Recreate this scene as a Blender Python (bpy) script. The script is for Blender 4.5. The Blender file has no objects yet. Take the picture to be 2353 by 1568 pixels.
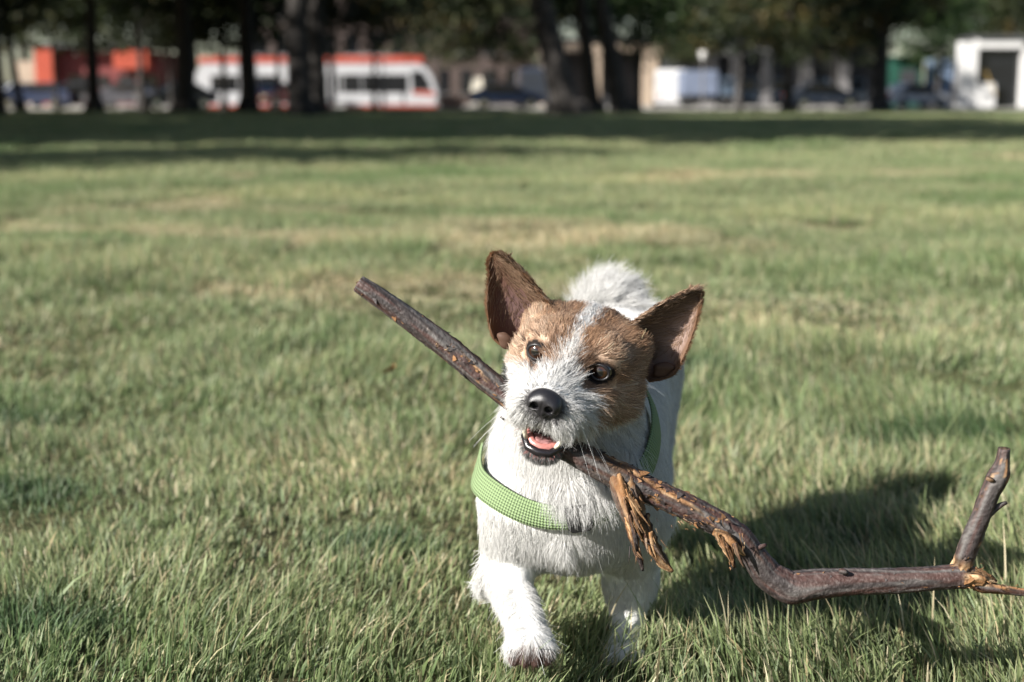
import bpy, math, random
import numpy as np
from mathutils import Vector, Matrix, noise as mnoise

random.seed(7)
rng = np.random.default_rng(11)
R = math.radians
scene = bpy.context.scene

# ------------------------------------------------------------------ camera
CAM_H = 0.515
PITCH = 9.62
FPX = 50.0 / 36.0          # focal length in sensor widths
camd = bpy.data.cameras.new('camera')
camo = bpy.data.objects.new('camera', camd)
scene.collection.objects.link(camo)
camo.location = (0, 0, CAM_H)
camo.rotation_euler = (R(90 - PITCH), 0, 0)
camd.lens = 50.0
camd.sensor_width = 36.0
camd.clip_start = 0.05
camd.clip_end = 2000.0
camd.dof.use_dof = True
camd.dof.focus_distance = 1.19
camd.dof.aperture_fstop = 5.0
camd.dof.aperture_blades = 9
scene.camera = camo

# ------------------------------------------------------------------ light
SUN = Vector((-1.60, -1.08, 1.08)).normalized()      # direction towards the sun
world = bpy.data.worlds.new('World')
scene.world = world
world.use_nodes = True
wn = world.node_tree.nodes
bg = wn['Background']
sky = wn.new('ShaderNodeTexSky')
sky.sky_type = 'NISHITA'
sky.sun_disc = False
sky.sun_elevation = math.asin(SUN.z)
sky.sun_rotation = math.atan2(SUN.x, SUN.y)
world.node_tree.links.new(sky.outputs[0], bg.inputs[0])
bg.inputs[1].default_value = 0.05
sund = bpy.data.lights.new('sun', 'SUN')
sund.energy = 5.0
sund.angle = R(0.53)
sund.color = (1.0, 0.955, 0.90)
suno = bpy.data.objects.new('sun', sund)
scene.collection.objects.link(suno)
suno.rotation_euler = SUN.to_track_quat('Z', 'Y').to_euler()
suno.location = SUN * 60
scene.view_settings.view_transform = 'Standard'
scene.view_settings.look = 'None'
scene.view_settings.gamma = 1.0
scene.view_settings.use_curve_mapping = False
scene.view_settings.exposure = 1.2
scene.cycles.max_bounces = 10
scene.cycles.diffuse_bounces = 4
scene.cycles.transmission_bounces = 8
scene.cycles.transparent_max_bounces = 12
try:
    scene.cycles.use_denoising = True
    scene.cycles.denoiser = 'OPENIMAGEDENOISE'
    scene.cycles_curves.shape = 'RIBBONS'
    scene.cycles_curves.subdivisions = 2
except Exception:
    pass

# ------------------------------------------------------------------ helpers
def at(px, py, y):
    """World point at distance y along the ground whose direction is the pixel (px, py) of a 2353 px wide picture."""
    f = 2353 * FPX
    u = (px - 1176.5) / f
    v = -(py - 784.0) / f
    c, s = math.cos(R(PITCH)), math.sin(R(PITCH))
    d = np.array([u, c + v * s, v * c - s])
    return np.array([0, 0, CAM_H]) + d * (y / d[1])

def proj(p):
    f = 2353 * FPX
    c, s = math.cos(R(PITCH)), math.sin(R(PITCH))
    q = np.asarray(p, float) - np.array([0, 0, CAM_H])
    dep = q[..., 1] * c - q[..., 2] * s
    up = q[..., 1] * s + q[..., 2] * c
    return 1176.5 + f * q[..., 0] / dep, 784.0 - f * up / dep, dep

LOCAL = set()
def link(o, parent=None):
    scene.collection.objects.link(o)
    if parent is not None:
        o.parent = parent
        if parent.name not in LOCAL:          # parts are written in world coordinates unless their thing is local
            o.matrix_parent_inverse = parent.matrix_basis.inverted()
    return o

def tag(o, label=None, cat=None, group=None, kind=None):
    if label: o['label'] = label
    if cat: o['category'] = cat
    if group: o['group'] = group
    if kind: o['kind'] = kind
    return o

def empty(name, loc=(0, 0, 0), rz=0.0):
    o = bpy.data.objects.new(name, None)
    o.empty_display_size = 0.1
    o.location = loc
    o.rotation_euler = (0, 0, rz)
    return link(o)

def np_mesh(name, verts, faces, smooth=True, attrs=None, uv=None):
    """verts (n,3); faces (m,3|4) array; attrs {name: (n,4)} vertex colours; uv (n,2) per vertex."""
    me = bpy.data.meshes.new(name)
    verts = np.ascontiguousarray(verts, np.float32)
    faces = np.ascontiguousarray(faces, np.int32)
    k = faces.shape[1]
    me.vertices.add(len(verts))
    me.vertices.foreach_set('co', verts.ravel())
    me.loops.add(faces.size)
    me.loops.foreach_set('vertex_index', faces.ravel())
    me.polygons.add(len(faces))
    me.polygons.foreach_set('loop_start', np.arange(0, faces.size, k, dtype=np.int32))
    me.polygons.foreach_set('use_smooth', np.full(len(faces), smooth))
    for n, a in (attrs or {}).items():
        at_ = me.attributes.new(n, 'FLOAT_COLOR', 'POINT')
        c = np.ones((len(verts), 4), np.float32)
        c[:, :a.shape[1]] = a
        at_.data.foreach_set('color', c.ravel())
    if uv is not None:
        l = me.uv_layers.new(name='UVMap')
        l.data.foreach_set('uv', np.ascontiguousarray(uv[faces.ravel()], np.float32).ravel())
    me.update(calc_edges=True)
    me.validate()
    return me

def add_mesh(name, me, mat, parent=None):
    o = bpy.data.objects.new(name, me)
    if mat is not None and len(me.materials) == 0:
        me.materials.append(mat)
    return link(o, parent)

class MB:
    """collects boxes, tubes and lofts into one mesh"""
    def __init__(s):
        s.v = []; s.f = []
    def add(s, vs, fs):
        b = len(s.v)
        s.v += [tuple(map(float, p)) for p in vs]
        s.f += [tuple(b + i for i in f) for f in fs]
        return s
    def box(s, x0, x1, y0, y1, z0, z1, bev=0.0):
        if bev <= 0:
            p = [(x, y, z) for z in (z0, z1) for y in (y0, y1) for x in (x0, x1)]
            return s.add(p, [(0, 2, 3, 1), (4, 5, 7, 6), (0, 1, 5, 4), (2, 6, 7, 3), (0, 4, 6, 2), (1, 3, 7, 5)])
        b = bev
        ring = lambda e, z: [(x0 + e, y0 + b if False else y0 + e + (b - e if False else 0), z), (x1 - e, y0 + e, z), (x1 - e, y1 - e, z), (x0 + e, y1 - e, z)]
        def oct_(e, z):
            c = b
            return [(x0 + e + c, y0 + e, z), (x1 - e - c, y0 + e, z), (x1 - e, y0 + e + c, z), (x1 - e, y1 - e - c, z),
                    (x1 - e - c, y1 - e, z), (x0 + e + c, y1 - e, z), (x0 + e, y1 - e - c, z), (x0 + e, y0 + e + c, z)]
        rs = [oct_(b, z0), oct_(0, z0 + b), oct_(0, z1 - b), oct_(b, z1)]
        vs = [p for r in rs for p in r]
        fs = [tuple(range(7, -1, -1)), tuple(range(24, 32))]
        for k in range(3):
            for i in range(8):
                j = (i + 1) % 8
                fs.append((k * 8 + i, k * 8 + j, k * 8 + 8 + j, k * 8 + 8 + i))
        return s.add(vs, fs)
    def prism(s, poly, axis, a, b):
        """poly: 2-D outline (counter-clockwise), extruded along axis from a to b"""
        n = len(poly)
        def P(q, t):
            return {'x': (t, q[0], q[1]), 'y': (q[0], t, q[1]), 'z': (q[0], q[1], t)}[axis]
        vs = [P(q, a) for q in poly] + [P(q, b) for q in poly]
        fs = [tuple(range(n - 1, -1, -1)), tuple(range(n, 2 * n))]
        fs += [(i, (i + 1) % n, n + (i + 1) % n, n + i) for i in range(n)]
        return s.add(vs, fs)
    def tube(s, pts, rads, n=10, cap=True):
        pts = [Vector(p) for p in pts]
        rings = []
        up = None
        for i, p in enumerate(pts):
            t = (pts[min(i + 1, len(pts) - 1)] - pts[max(i - 1, 0)]).normalized()
            if up is None:
                up = Vector((0, 0, 1)) if abs(t.z) < 0.9 else Vector((1, 0, 0))
            a = (up - t * up.dot(t)).normalized()
            b = t.cross(a)
            up = a
            r = rads[i] if hasattr(rads, '__len__') else rads
            rings.append([p + (a * math.cos(q) + b * math.sin(q)) * r for q in np.arange(n) * 2 * math.pi / n])
        vs = [q for r_ in rings for q in r_]
        fs = []
        for k in range(len(pts) - 1):
            for i in range(n):
                j = (i + 1) % n
                fs.append((k * n + i, k * n + j, k * n + n + j, k * n + n + i))
        if cap:
            fs.append(tuple(range(n - 1, -1, -1)))
            fs.append(tuple(range((len(pts) - 1) * n, len(pts) * n)))
        return s.add(vs, fs)
    def build(s, name, mat, parent=None, smooth=False):
        me = bpy.data.meshes.new(name)
        me.from_pydata(s.v, [], s.f)
        me.update()
        if smooth:
            me.polygons.foreach_set('use_smooth', [True] * len(me.polygons))
        return add_mesh(name, me, mat, parent)

def vnoise(x, y, seed=0):
    """smooth 2-D value noise in 0..1 (arrays)"""
    x = np.asarray(x, float); y = np.asarray(y, float)
    xi = np.floor(x).astype(np.int64); yi = np.floor(y).astype(np.int64)
    fx = x - xi; fy = y - yi
    fx = fx * fx * (3 - 2 * fx); fy = fy * fy * (3 - 2 * fy)
    def hsh(a, b):
        n = (a * 374761393 + b * 668265263 + seed * 974634777) & 0x7fffffff
        n = ((n ^ (n >> 13)) * 1274126177) & 0x7fffffff
        n = n ^ (n >> 16)
        return (n & 0xffff) / 65535.0
    a = hsh(xi, yi); b = hsh(xi + 1, yi); c = hsh(xi, yi + 1); d = hsh(xi + 1, yi + 1)
    return (a * (1 - fx) + b * fx) * (1 - fy) + (c * (1 - fx) + d * fx) * fy

def fbm(x, y, seed=0, o=3):
    s = 0; a = 0.5; t = 0
    for k in range(o):
        s = s + a * vnoise(x * 2 ** k, y * 2 ** k, seed + k * 17); t += a; a *= 0.5
    return s / t

def smooth01(a, b, x):
    t = np.clip((x - a) / (b - a), 0, 1)
    return t * t * (3 - 2 * t)

# ------------------------------------------------------------------ materials
def srgb(r, g, b):
    f = lambda c: c / 12.92 if c <= 0.04045 else ((c + 0.055) / 1.055) ** 2.4
    return (f(r / 255), f(g / 255), f(b / 255), 1)

def mat_new(name):
    m = bpy.data.materials.new(name)
    m.use_nodes = True
    nt = m.node_tree
    return m, nt, nt.nodes['Principled BSDF'], nt.nodes['Material Output']

def mat(name, col, rough=0.6, metal=0.0, bump=0.0, scale=8.0, var=0.15, spec=0.4, coat=0.0, alt=None, stretch=None):
    """procedural: noise mottling of the colour, roughness variation, fine bump"""
    m, nt, b, out = mat_new(name)
    L = nt.links.new
    tc = nt.nodes.new('ShaderNodeTexCoord')
    mp = nt.nodes.new('ShaderNodeMapping')
    if stretch: mp.inputs['Scale'].default_value = stretch
    L(tc.outputs['Object'], mp.inputs[0])
    n = nt.nodes.new('ShaderNodeTexNoise')
    n.inputs['Scale'].default_value = scale
    n.inputs['Detail'].default_value = 6
    L(mp.outputs[0], n.inputs['Vector'])
    r = nt.nodes.new('ShaderNodeValToRGB')
    r.color_ramp.elements[0].position = 0.32
    r.color_ramp.elements[1].position = 0.68
    c = np.array(col[:3])
    r.color_ramp.elements[0].color = (*(alt[:3] if alt else c * (1 - var)), 1)
    r.color_ramp.elements[1].color = (*np.minimum(c * (1 + var * 0.6), 0.95), 1)
    L(n.outputs['Fac'], r.inputs[0])
    L(r.outputs[0], b.inputs['Base Color'])
    mr = nt.nodes.new('ShaderNodeMapRange')
    mr.inputs['To Min'].default_value = max(0.02, rough - 0.08)
    mr.inputs['To Max'].default_value = min(1, rough + 0.08)
    L(n.outputs['Fac'], mr.inputs[0])
    L(mr.outputs[0], b.inputs['Roughness'])
    b.inputs['Metallic'].default_value = metal
    b.inputs['Specular IOR Level'].default_value = spec
    b.inputs['Coat Weight'].default_value = coat
    if bump > 0:
        n2 = nt.nodes.new('ShaderNodeTexNoise')
        n2.inputs['Scale'].default_value = scale * 4
        n2.inputs['Detail'].default_value = 5
        L(mp.outputs[0], n2.inputs['Vector'])
        bp = nt.nodes.new('ShaderNodeBump')
        bp.inputs['Strength'].default_value = bump
        bp.inputs['Distance'].default_value = 0.3 / scale
        L(n2.outputs['Fac'], bp.inputs['Height'])
        L(bp.outputs[0], b.inputs['Normal'])
    return m

def mat_attr(name, attr, rough=0.7, spec=0.3, bump=0.0, scale=300.0, sss=0.0, transl=0.0):
    """colour from a geometry colour attribute"""
    m, nt, b, out = mat_new(name)
    L = nt.links.new
    a = nt.nodes.new('ShaderNodeAttribute')
    a.attribute_name = attr
    L(a.outputs['Color'], b.inputs['Base Color'])
    b.inputs['Roughness'].default_value = rough
    b.inputs['Specular IOR Level'].default_value = spec
    if bump > 0:
        tc = nt.nodes.new('ShaderNodeTexCoord')
        n2 = nt.nodes.new('ShaderNodeTexNoise')
        n2.inputs['Scale'].default_value = scale
        n2.inputs['Detail'].default_value = 6
        L(tc.outputs['Object'], n2.inputs['Vector'])
        bp = nt.nodes.new('ShaderNodeBump')
        bp.inputs['Strength'].default_value = bump
        bp.inputs['Distance'].default_value = 0.6 / scale
        L(n2.outputs['Fac'], bp.inputs['Height'])
        L(bp.outputs[0], b.inputs['Normal'])
    if transl > 0:
        t = nt.nodes.new('ShaderNodeBsdfTranslucent')
        L(a.outputs['Color'], t.inputs['Color'])
        mx = nt.nodes.new('ShaderNodeMixShader')
        mx.inputs[0].default_value = transl
        L(b.outputs[0], mx.inputs[1]); L(t.outputs[0], mx.inputs[2])
        L(mx.outputs[0], out.inputs[0])
    return m
# ================================================================== THE PARK BEHIND
def gx(px, y): return float(at(px, 230, y)[0])
def gz(py, y): return float(at(1176.5, py, y)[2])
def wid(w, y): return w * (y * 0.986) / (2353 * FPX)

# road beyond the trees, with its kerb
M_asph = mat('asphalt', (0.055, 0.055, 0.058), rough=0.9, bump=0.4, scale=3)
M_kerb = mat('kerb_concrete', (0.30, 0.29, 0.27), rough=0.9, bump=0.3, scale=4)
road = MB().box(-160, 160, 77.0, 97.0, -0.3, 0.004).build('road', M_asph); road['kind'] = 'structure'
kerb = MB().box(-160, 160, 76.7, 77.0, -0.3, 0.12).build('kerb', M_kerb); kerb['kind'] = 'structure'
pave = MB().box(-160, 160, 97.0, 104.0, -0.3, 0.13).build('pavement', M_kerb); pave['kind'] = 'structure'

def mat_tree_bark():
    m, nt, b, out = mat_new('tree_bark')
    L = nt.links.new
    tc = nt.nodes.new('ShaderNodeTexCoord'); mp = nt.nodes.new('ShaderNodeMapping'); mp.inputs['Scale'].default_value = (9, 9, 1.6)
    L(tc.outputs['Object'], mp.inputs[0])
    n = nt.nodes.new('ShaderNodeTexNoise'); n.inputs['Scale'].default_value = 1.5; n.inputs['Detail'].default_value = 8
    L(mp.outputs[0], n.inputs['Vector'])
    r = nt.nodes.new('ShaderNodeValToRGB')
    r.color_ramp.elements[0].position = 0.35; r.color_ramp.elements[0].color = (0.014, 0.012, 0.011, 1)
    r.color_ramp.elements[1].position = 0.7; r.color_ramp.elements[1].color = (0.060, 0.053, 0.047, 1)
    L(n.outputs['Fac'], r.inputs[0]); L(r.outputs[0], b.inputs['Base Color'])
    b.inputs['Roughness'].default_value = 0.95
    bp = nt.nodes.new('ShaderNodeBump'); bp.inputs['Strength'].default_value = 0.9; bp.inputs['Distance'].default_value = 0.05
    L(n.outputs['Fac'], bp.inputs['Height']); L(bp.outputs[0], b.inputs['Normal'])
    return m
M_tbark = mat_tree_bark()
M_leaf = mat_attr('tree_leaf', 'coat', rough=0.5, spec=0.35, transl=0.35)

def crown_mesh(seed, rx, rz, zc, nclump, per, lsize, low=0.0, yellow=0.05, tint=(1, 1, 1)):
    rg = np.random.default_rng(seed)
    # clump centres fill the outer part of an uneven crown
    d = rg.normal(0, 1, (nclump, 3)); d /= np.linalg.norm(d, axis=1, keepdims=True)
    rad = rg.random(nclump) ** 0.45
    lob = 0.72 + 0.5 * fbm(d[:, 0] * 2 + 9 + seed, d[:, 1] * 2 + d[:, 2] * 1.7, seed, 2)
    c = d * rad[:, None] * lob[:, None] * np.array([rx, rx, rz]) + np.array([0, 0, zc])
    nl = int(nclump * low)
    if nl:
        a = rg.random(nl) * 2 * math.pi; q = rx * (0.35 + 0.6 * rg.random(nl))
        c[:nl] = np.stack([np.cos(a) * q, np.sin(a) * q, 3.1 + 1.8 * rg.random(nl)], 1)
    cr = 0.45 + 0.55 * rg.random(nclump)
    n = nclump * per
    ci = np.repeat(np.arange(nclump), per)
    p = c[ci] + rg.normal(0, 0.55, (n, 3)) * cr[ci][:, None] * np.array([1, 1, 0.7])
    u = rg.normal(0, 1, (n, 3)); u /= np.linalg.norm(u, axis=1, keepdims=True)
    v = np.cross(u, rg.normal(0, 1, (n, 3))); v /= np.linalg.norm(v, axis=1, keepdims=True)
    s = lsize * (0.6 + 0.8 * rg.random(n))[:, None]
    w = np.cross(u, v)
    V = np.stack([p - u * s, p - v * s * 0.45 + w * s * 0.15, p + u * s, p + v * s * 0.45 + w * s * 0.15], 1).reshape(-1, 3)
    F = np.arange(4 * n).reshape(-1, 4)
    F = np.concatenate([F[:, [0, 1, 2]], F[:, [0, 2, 3]]])
    base = np.array([[0.030, 0.043, 0.016], [0.042, 0.053, 0.020], [0.022, 0.033, 0.012], [0.060, 0.066, 0.025]])
    cc = base[rg.integers(0, 4, nclump)][ci] * (0.7 + 0.6 * rg.random((n, 1))) * np.array(tint)
    yl = (rg.random(nclump) < yellow)[ci]
    cc[yl] = np.array([0.11, 0.085, 0.026]) * (0.6 + 0.7 * rg.random((yl.sum(), 1)))
    return np_mesh('crown', V, F, smooth=False, attrs={'coat': np.repeat(cc, 4, 0)})

CROWNS = {
    'big': [crown_mesh(s, 6.2, 5.0, 10.2, 420, 24, 0.25, low=0.0, yellow=0.03) for s in (1, 2, 3)],
    'mid': [crown_mesh(s, 4.0, 3.9, 7.0, 240, 26, 0.20, low=0.10, yellow=0.06) for s in (11, 12)],
    'gold': [crown_mesh(s, 3.3, 3.4, 6.2, 200, 26, 0.17, low=0.10, yellow=0.22) for s in (21,)],
    'fresh': [crown_mesh(s, 2.6, 3.2, 5.3, 180, 26, 0.15, low=0.0, yellow=0.0, tint=(0.85, 1.25, 0.9)) for s in (31,)],
}
for k in CROWNS:
    for me in CROWNS[k]: me.materials.append(M_leaf)

def trunk(name, r, h, lean, parent, seed, fork=True):
    rg = np.random.default_rng(seed)
    mb = MB()
    zs = [-0.3, 0.0, 0.18, 0.45, 1.0, 2.0, 3.2, 4.6, h]
    rs = [r * 1.75, r * 1.55, r * 1.25, r * 1.08, r, r * 0.94, r * 0.86, r * 0.7, r * 0.22]
    pts = [(lean * z + 0.05 * r * math.sin(z * 1.3 + seed), 0.03 * math.sin(z + seed), z) for z in zs]
    mb.tube(pts, rs, 14)
    # roots flaring into the turf
    for a in rg.random(5) * 2 * math.pi:
        mb.tube([(math.cos(a) * r * 0.9, math.sin(a) * r * 0.9, 0.5), (math.cos(a) * r * 1.5, math.sin(a) * r * 1.5, 0.10), (math.cos(a) * r * 2.3, math.sin(a) * r * 2.3, -0.06)], [r * 0.35, r * 0.33, r * 0.12], 7)
    tr = mb.build('trunk', M_tbark, parent, smooth=True)
    lb = MB()
    for k in range(7):
        a = rg.random() * 2 * math.pi; z0 = (3.4 if h < 10 else 5.0) + rg.random() * 3.0
        p0 = np.array([lean * z0, 0, z0]); L = 2.0 + 2.2 * rg.random()
        d = np.array([math.cos(a), math.sin(a), 0.35 + 0.5 * rg.random()])
        lb.tube([p0, p0 + d * L * 0.5, p0 + d * L + np.array([0, 0, 0.35])], [r * 0.34, r * 0.22, r * 0.06], 7)
    lb.build('limb', M_tbark, tr, smooth=True)

def tree(x, y, r, label, kind='big', lean=0.0, seed=0, group='park trees standing in the grass', scale=1.0, rz=None, name='park_tree', z=0.0):
    t = empty(name, (x, y, z), 0); LOCAL.add(t.name)
    tag(t, label, 'tree', group)
    h = {'big': 13, 'mid': 9, 'gold': 8, 'fresh': 7}[kind] * scale
    trunk('trunk', r, h, lean, t, seed)
    me = CROWNS[kind][seed % len(CROWNS[kind])]
    c = bpy.data.objects.new('crown', me)
    c.location = (lean * 4, 0, 0); c.rotation_euler = (0, 0, seed * 1.7); c.scale = (scale,) * 3
    scene.collection.objects.link(c); c.parent = t
    return t

def ptree(px, y, wpx, label, top_px=None, **kw):
    """tree whose trunk foot stands at picture column px, distance y; wpx wide"""
    lean = 0.0
    if top_px is not None: lean = wid(top_px - px, y) / (gz(0, y))
    return tree(gx(px, y), y, wid(wpx, y) / 2, label, lean=lean, **kw)

ptree(0, 48, 22, 'dark trunk cut by the left edge of the photo', seed=1)
ptree(47, 62, 18, 'thin leaning tree beside the red wall', top_px=20, seed=2, kind='mid')
ptree(217, 58, 30, 'dark tree between the red building and the red fascia', seed=3)
ptree(327, 70, 16, 'slender dark tree in front of the parked cars, left of the widest pair of trunks', seed=4, kind='mid')
ptree(427, 55, 44, 'broad dark tree just left of the white tram rear', seed=5)
ptree(515, 71, 13, 'thinnest trunk standing across the tram window', seed=6, kind='mid')
ptree(571, 57, 42, 'dark tree trunk between tram rear and small red car', seed=7)
ptree(688, 44, 54, 'thick grey-sided tree trunk right of the red car', seed=8)
ptree(730, 47, 44, 'thick black tree trunk close behind the grey-sided one', seed=9)
ptree(1306, 46, 62, 'broad leaning tree trunk with lit left side by the cream pillar', top_px=1240, seed=10)
ptree(1366, 50, 34, 'narrow dark leaning trunk, middle of the leaning three', top_px=1332, seed=11)
ptree(1428, 49, 42, 'dark leaning trunk, right one of the leaning three', top_px=1378, seed=12)
ptree(1466, 66, 13, 'thin trunk left of the white van', seed=13, kind='fresh')
ptree(1810, 70, 23, 'slim pale brown trunk in front of the grey building', seed=14, kind='gold', scale=0.8)
ptree(2022, 60, 36, 'dark tree left of the green kiosk', seed=15, kind='gold', scale=0.85)
ptree(2152, 88, 14, 'small bright green tree beside the white building', top_px=2160, seed=16, kind='fresh')
# second row, behind: only the low boughs show
for i, (px, y, k, lab) in enumerate([(130, 74, 'mid', 'bushy tree over the red building'), (395, 74, 'gold', 'yellowing tree over the parked grey car'), (640, 73, 'mid', 'leafy tree hanging over the middle of the tram'),
                                  (860, 75, 'gold', 'olive tree with hanging boughs over the tram front'), (1010, 100, 'mid', 'leafy tree on the pavement right of the tram nose'), (1140, 101, 'mid', 'low green tree before the brown building'),
                                  (1600, 98, 'mid', 'dense tree behind the white van'), (1700, 75, 'mid', 'dense tree over the concrete pillars'), (1915, 97.6, 'gold', 'golden autumn tree before the dark frontage'), (2320, 98, 'mid', 'tree behind the white building')]):
    tree(gx(px, y), y, 0.11, lab, kind=k, seed=40 + i, group='smaller trees along the road')
# far wall of trees behind the buildings
for i, x in enumerate(np.arange(-96, 97, 7.5)):
    tree(x + 1.5 * math.sin(i * 2.1), 128 + 3 * math.cos(i * 1.3), 0.3, 'tall tree of the dense row behind the buildings', seed=60 + i, group='tree row behind the buildings', scale=1.25)
for i, x in enumerate(np.arange(-104, 105, 8.0)):
    tree(x, 141 + 3 * math.cos(i * 1.9), 0.3, 'tall tree of the farthest row, behind the dense row', seed=160 + i, group='farthest tree row', scale=1.5)
# trees of the same park outside the picture: their shade lies across the lawn
SH = [(x + 1.2, y - 1.5) for x, y in [(-28, 13.6), (-20.5, 14.0), (-13.6, 14.8), (-8.9, 15.6), (-33, 19), (-24, 20), (-16, 22), (-12.2, 25.5), (-38, 29), (-29, 30), (-20, 31.5), (-43, 40), (-33, 40), (-24, 42), (-38, 51), (-29, 52), (-48, 50)]]
for i, (x, y) in enumerate(SH):
    tree(x, y, 0.38, 'park tree left of the picture whose shade falls across the lawn', seed=90 + i, group='park trees shading the lawn')
for i, (x, y, s_) in enumerate([(-12.6, 6.5, 0.95), (-9.4, 8.0, 0.8)]):
    tree(x, y, 0.15, ['young park tree left of the picture casting the near band of shade', 'smallest park tree left of the picture, nearest to the lit strip'][i], kind='fresh', scale=s_, seed=120 + i, group='park trees shading the lawn')
# ================================================================== STREET: TRAM, CARS, BUILDINGS
M_white = mat('white_paint', (0.43, 0.435, 0.445), rough=0.35, scale=1.5, var=0.06, coat=0.3)
M_red = mat('tram_red', (0.36, 0.066, 0.04), rough=0.4, scale=1.5, var=0.1, coat=0.3)
M_glass = mat('dark_glass', (0.012, 0.013, 0.015), rough=0.12, scale=1, var=0.3, spec=0.6)
M_dark = mat('dark_trim', (0.03, 0.03, 0.032), rough=0.7, scale=4)
M_tyre = mat('tyre_rubber', (0.02, 0.02, 0.02), rough=0.9, scale=10)
M_chrome = mat('bright_metal', (0.75, 0.75, 0.76), rough=0.15, metal=1.0, scale=5, var=0.05)
M_redwall = mat('red_render', (0.34, 0.058, 0.029), rough=0.8, bump=0.2, scale=2)
M_redshade = mat('red_render_shaded', (0.14, 0.03, 0.028), rough=0.7, bump=0.2, scale=2)  # red render again, its colour darkened for the shaded recess
M_cream = mat('cream_stone', (0.36, 0.285, 0.215), rough=0.9, bump=0.3, scale=2)
M_brown = mat('brown_render', (0.075, 0.056, 0.05), rough=0.9, bump=0.3, scale=1.5)
M_grey = mat('grey_concrete', (0.17, 0.165, 0.165), rough=0.9, bump=0.3, scale=1.5)
M_darkfront = mat('dark_shopfront', (0.035, 0.036, 0.04), rough=0.6, bump=0.2, scale=1.5)
M_bluedoor = mat('slate_blue_door', (0.07, 0.10, 0.14), rough=0.5, scale=2)
M_bluewall = mat('pale_blue_panel', (0.22, 0.30, 0.44), rough=0.7, bump=0.2, scale=2)
M_green = mat('dark_green_paint', (0.015, 0.065, 0.045), rough=0.5, scale=2)
M_plaster = mat('white_plaster', (0.60, 0.595, 0.58), rough=0.85, bump=0.15, scale=1.5, var=0.06)
M_brick = mat('orange_brick', (0.38, 0.22, 0.14), rough=0.9, bump=0.3, scale=6)
M_roof = mat('roof_felt', (0.06, 0.06, 0.065), rough=0.9, scale=2)

# ---- tram
TY = 86.0
T = empty('tram', (gx(730, TY), TY, 0)); tag(T, 'white tram with red roof stripe and skirt standing beyond the trees', 'tram')
X = lambda px: gx(px, TY); Zt = lambda py: gz(py, TY)
def section(x0, x1, nose):
    mb = MB()
    zb, zt = Zt(241), Zt(147)
    if nose:
        poly = [(x0, zb + 0.05), (x0 + 0.5, zb), (x1 - 0.15, zb), (x1, zb + 0.6), (x1 - 0.10, zb + 1.0), (x1 - 0.38, zb + 1.75), (x1 - 0.8, zt - 0.12), (x1 - 1.15, zt), (x0, zt)]
    else:
        poly = [(x0 + 0.15, zb), (x1, zb), (x1, zt), (x0 + 0.5, zt), (x0 + 0.12, zt - 0.5), (x0, zb + 0.7)]
    return mb.prism(poly, 'y', TY, TY + 2.5)
b1 = section(X(448), X(757), False).build('body_section', M_white, T)
b2 = section(X(772), X(1006), True).build('body_section', M_white, T)
MB().box(X(757), X(772), TY + 0.25, TY + 2.25, Zt(240), Zt(150)).build('gangway_bellows', M_dark, T)
MB().box(X(458), X(757), TY + 0.12, TY + 2.38, Zt(147) + 0.003, Zt(131), 0.06).build('roof_stripe', M_red, T)
MB().box(X(772), X(975), TY + 0.12, TY + 2.38, Zt(147) + 0.003, Zt(129), 0.06).build('roof_stripe', M_red, T)
for a, b in ((500, 600), (640, 740), (800, 900)):
    MB().box(X(a), X(b), TY + 0.5, TY + 2.0, Zt(131) + 0.003, Zt(124), 0.05).build('roof_unit', M_grey, T)
MB().box(X(452), X(757), TY - 0.03, TY + 2.5, Zt(250), Zt(241) - 0.003).build('skirt', M_red, T)
MB().box(X(795), X(1002), TY - 0.03, TY + 2.5, Zt(250), Zt(241) - 0.003).build('skirt', M_red, T)
for a, b in ((486, 548), (551, 590), (593, 648), (666, 700), (703, 752)):
    w = MB().box(X(a), X(b), TY - 0.02, TY + 0.05, Zt(211), Zt(174)).build('window', M_glass, T)
for a, b in ((776, 784), (788, 830), (833, 878), (881, 938)):
    w = MB().box(X(a), X(b), TY - 0.02, TY + 0.05, Zt(213), Zt(172)).build('window', M_glass, T)
MB().prism([(X(948), Zt(208)), (X(992), Zt(208)), (X(984), Zt(184)), (X(970), Zt(164)), (X(945), Zt(164))], 'y', TY - 0.02, TY + 0.05).build('cab_window', M_glass, T)
MB().prism([(X(948), Zt(217)), (X(1000), Zt(222)), (X(997), Zt(211)), (X(948), Zt(209))], 'y', TY - 0.025, TY + 0.05).build('nose_flash', M_red, T)
for px in (520, 620, 700, 830, 930):
    MB().tube([(X(px), TY + 0.3, 0.30), (X(px), TY + 0.45, 0.30)], 0.29, 16).build('wheel', M_tyre, T)
MB().box(X(880), X(884), TY - 0.03, TY + 0.01, Zt(240), Zt(212)).build('door_seam', M_dark, T)
MB().box(X(925), X(929), TY - 0.03, TY + 0.01, Zt(240), Zt(212)).build('door_seam', M_dark, T)

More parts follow.
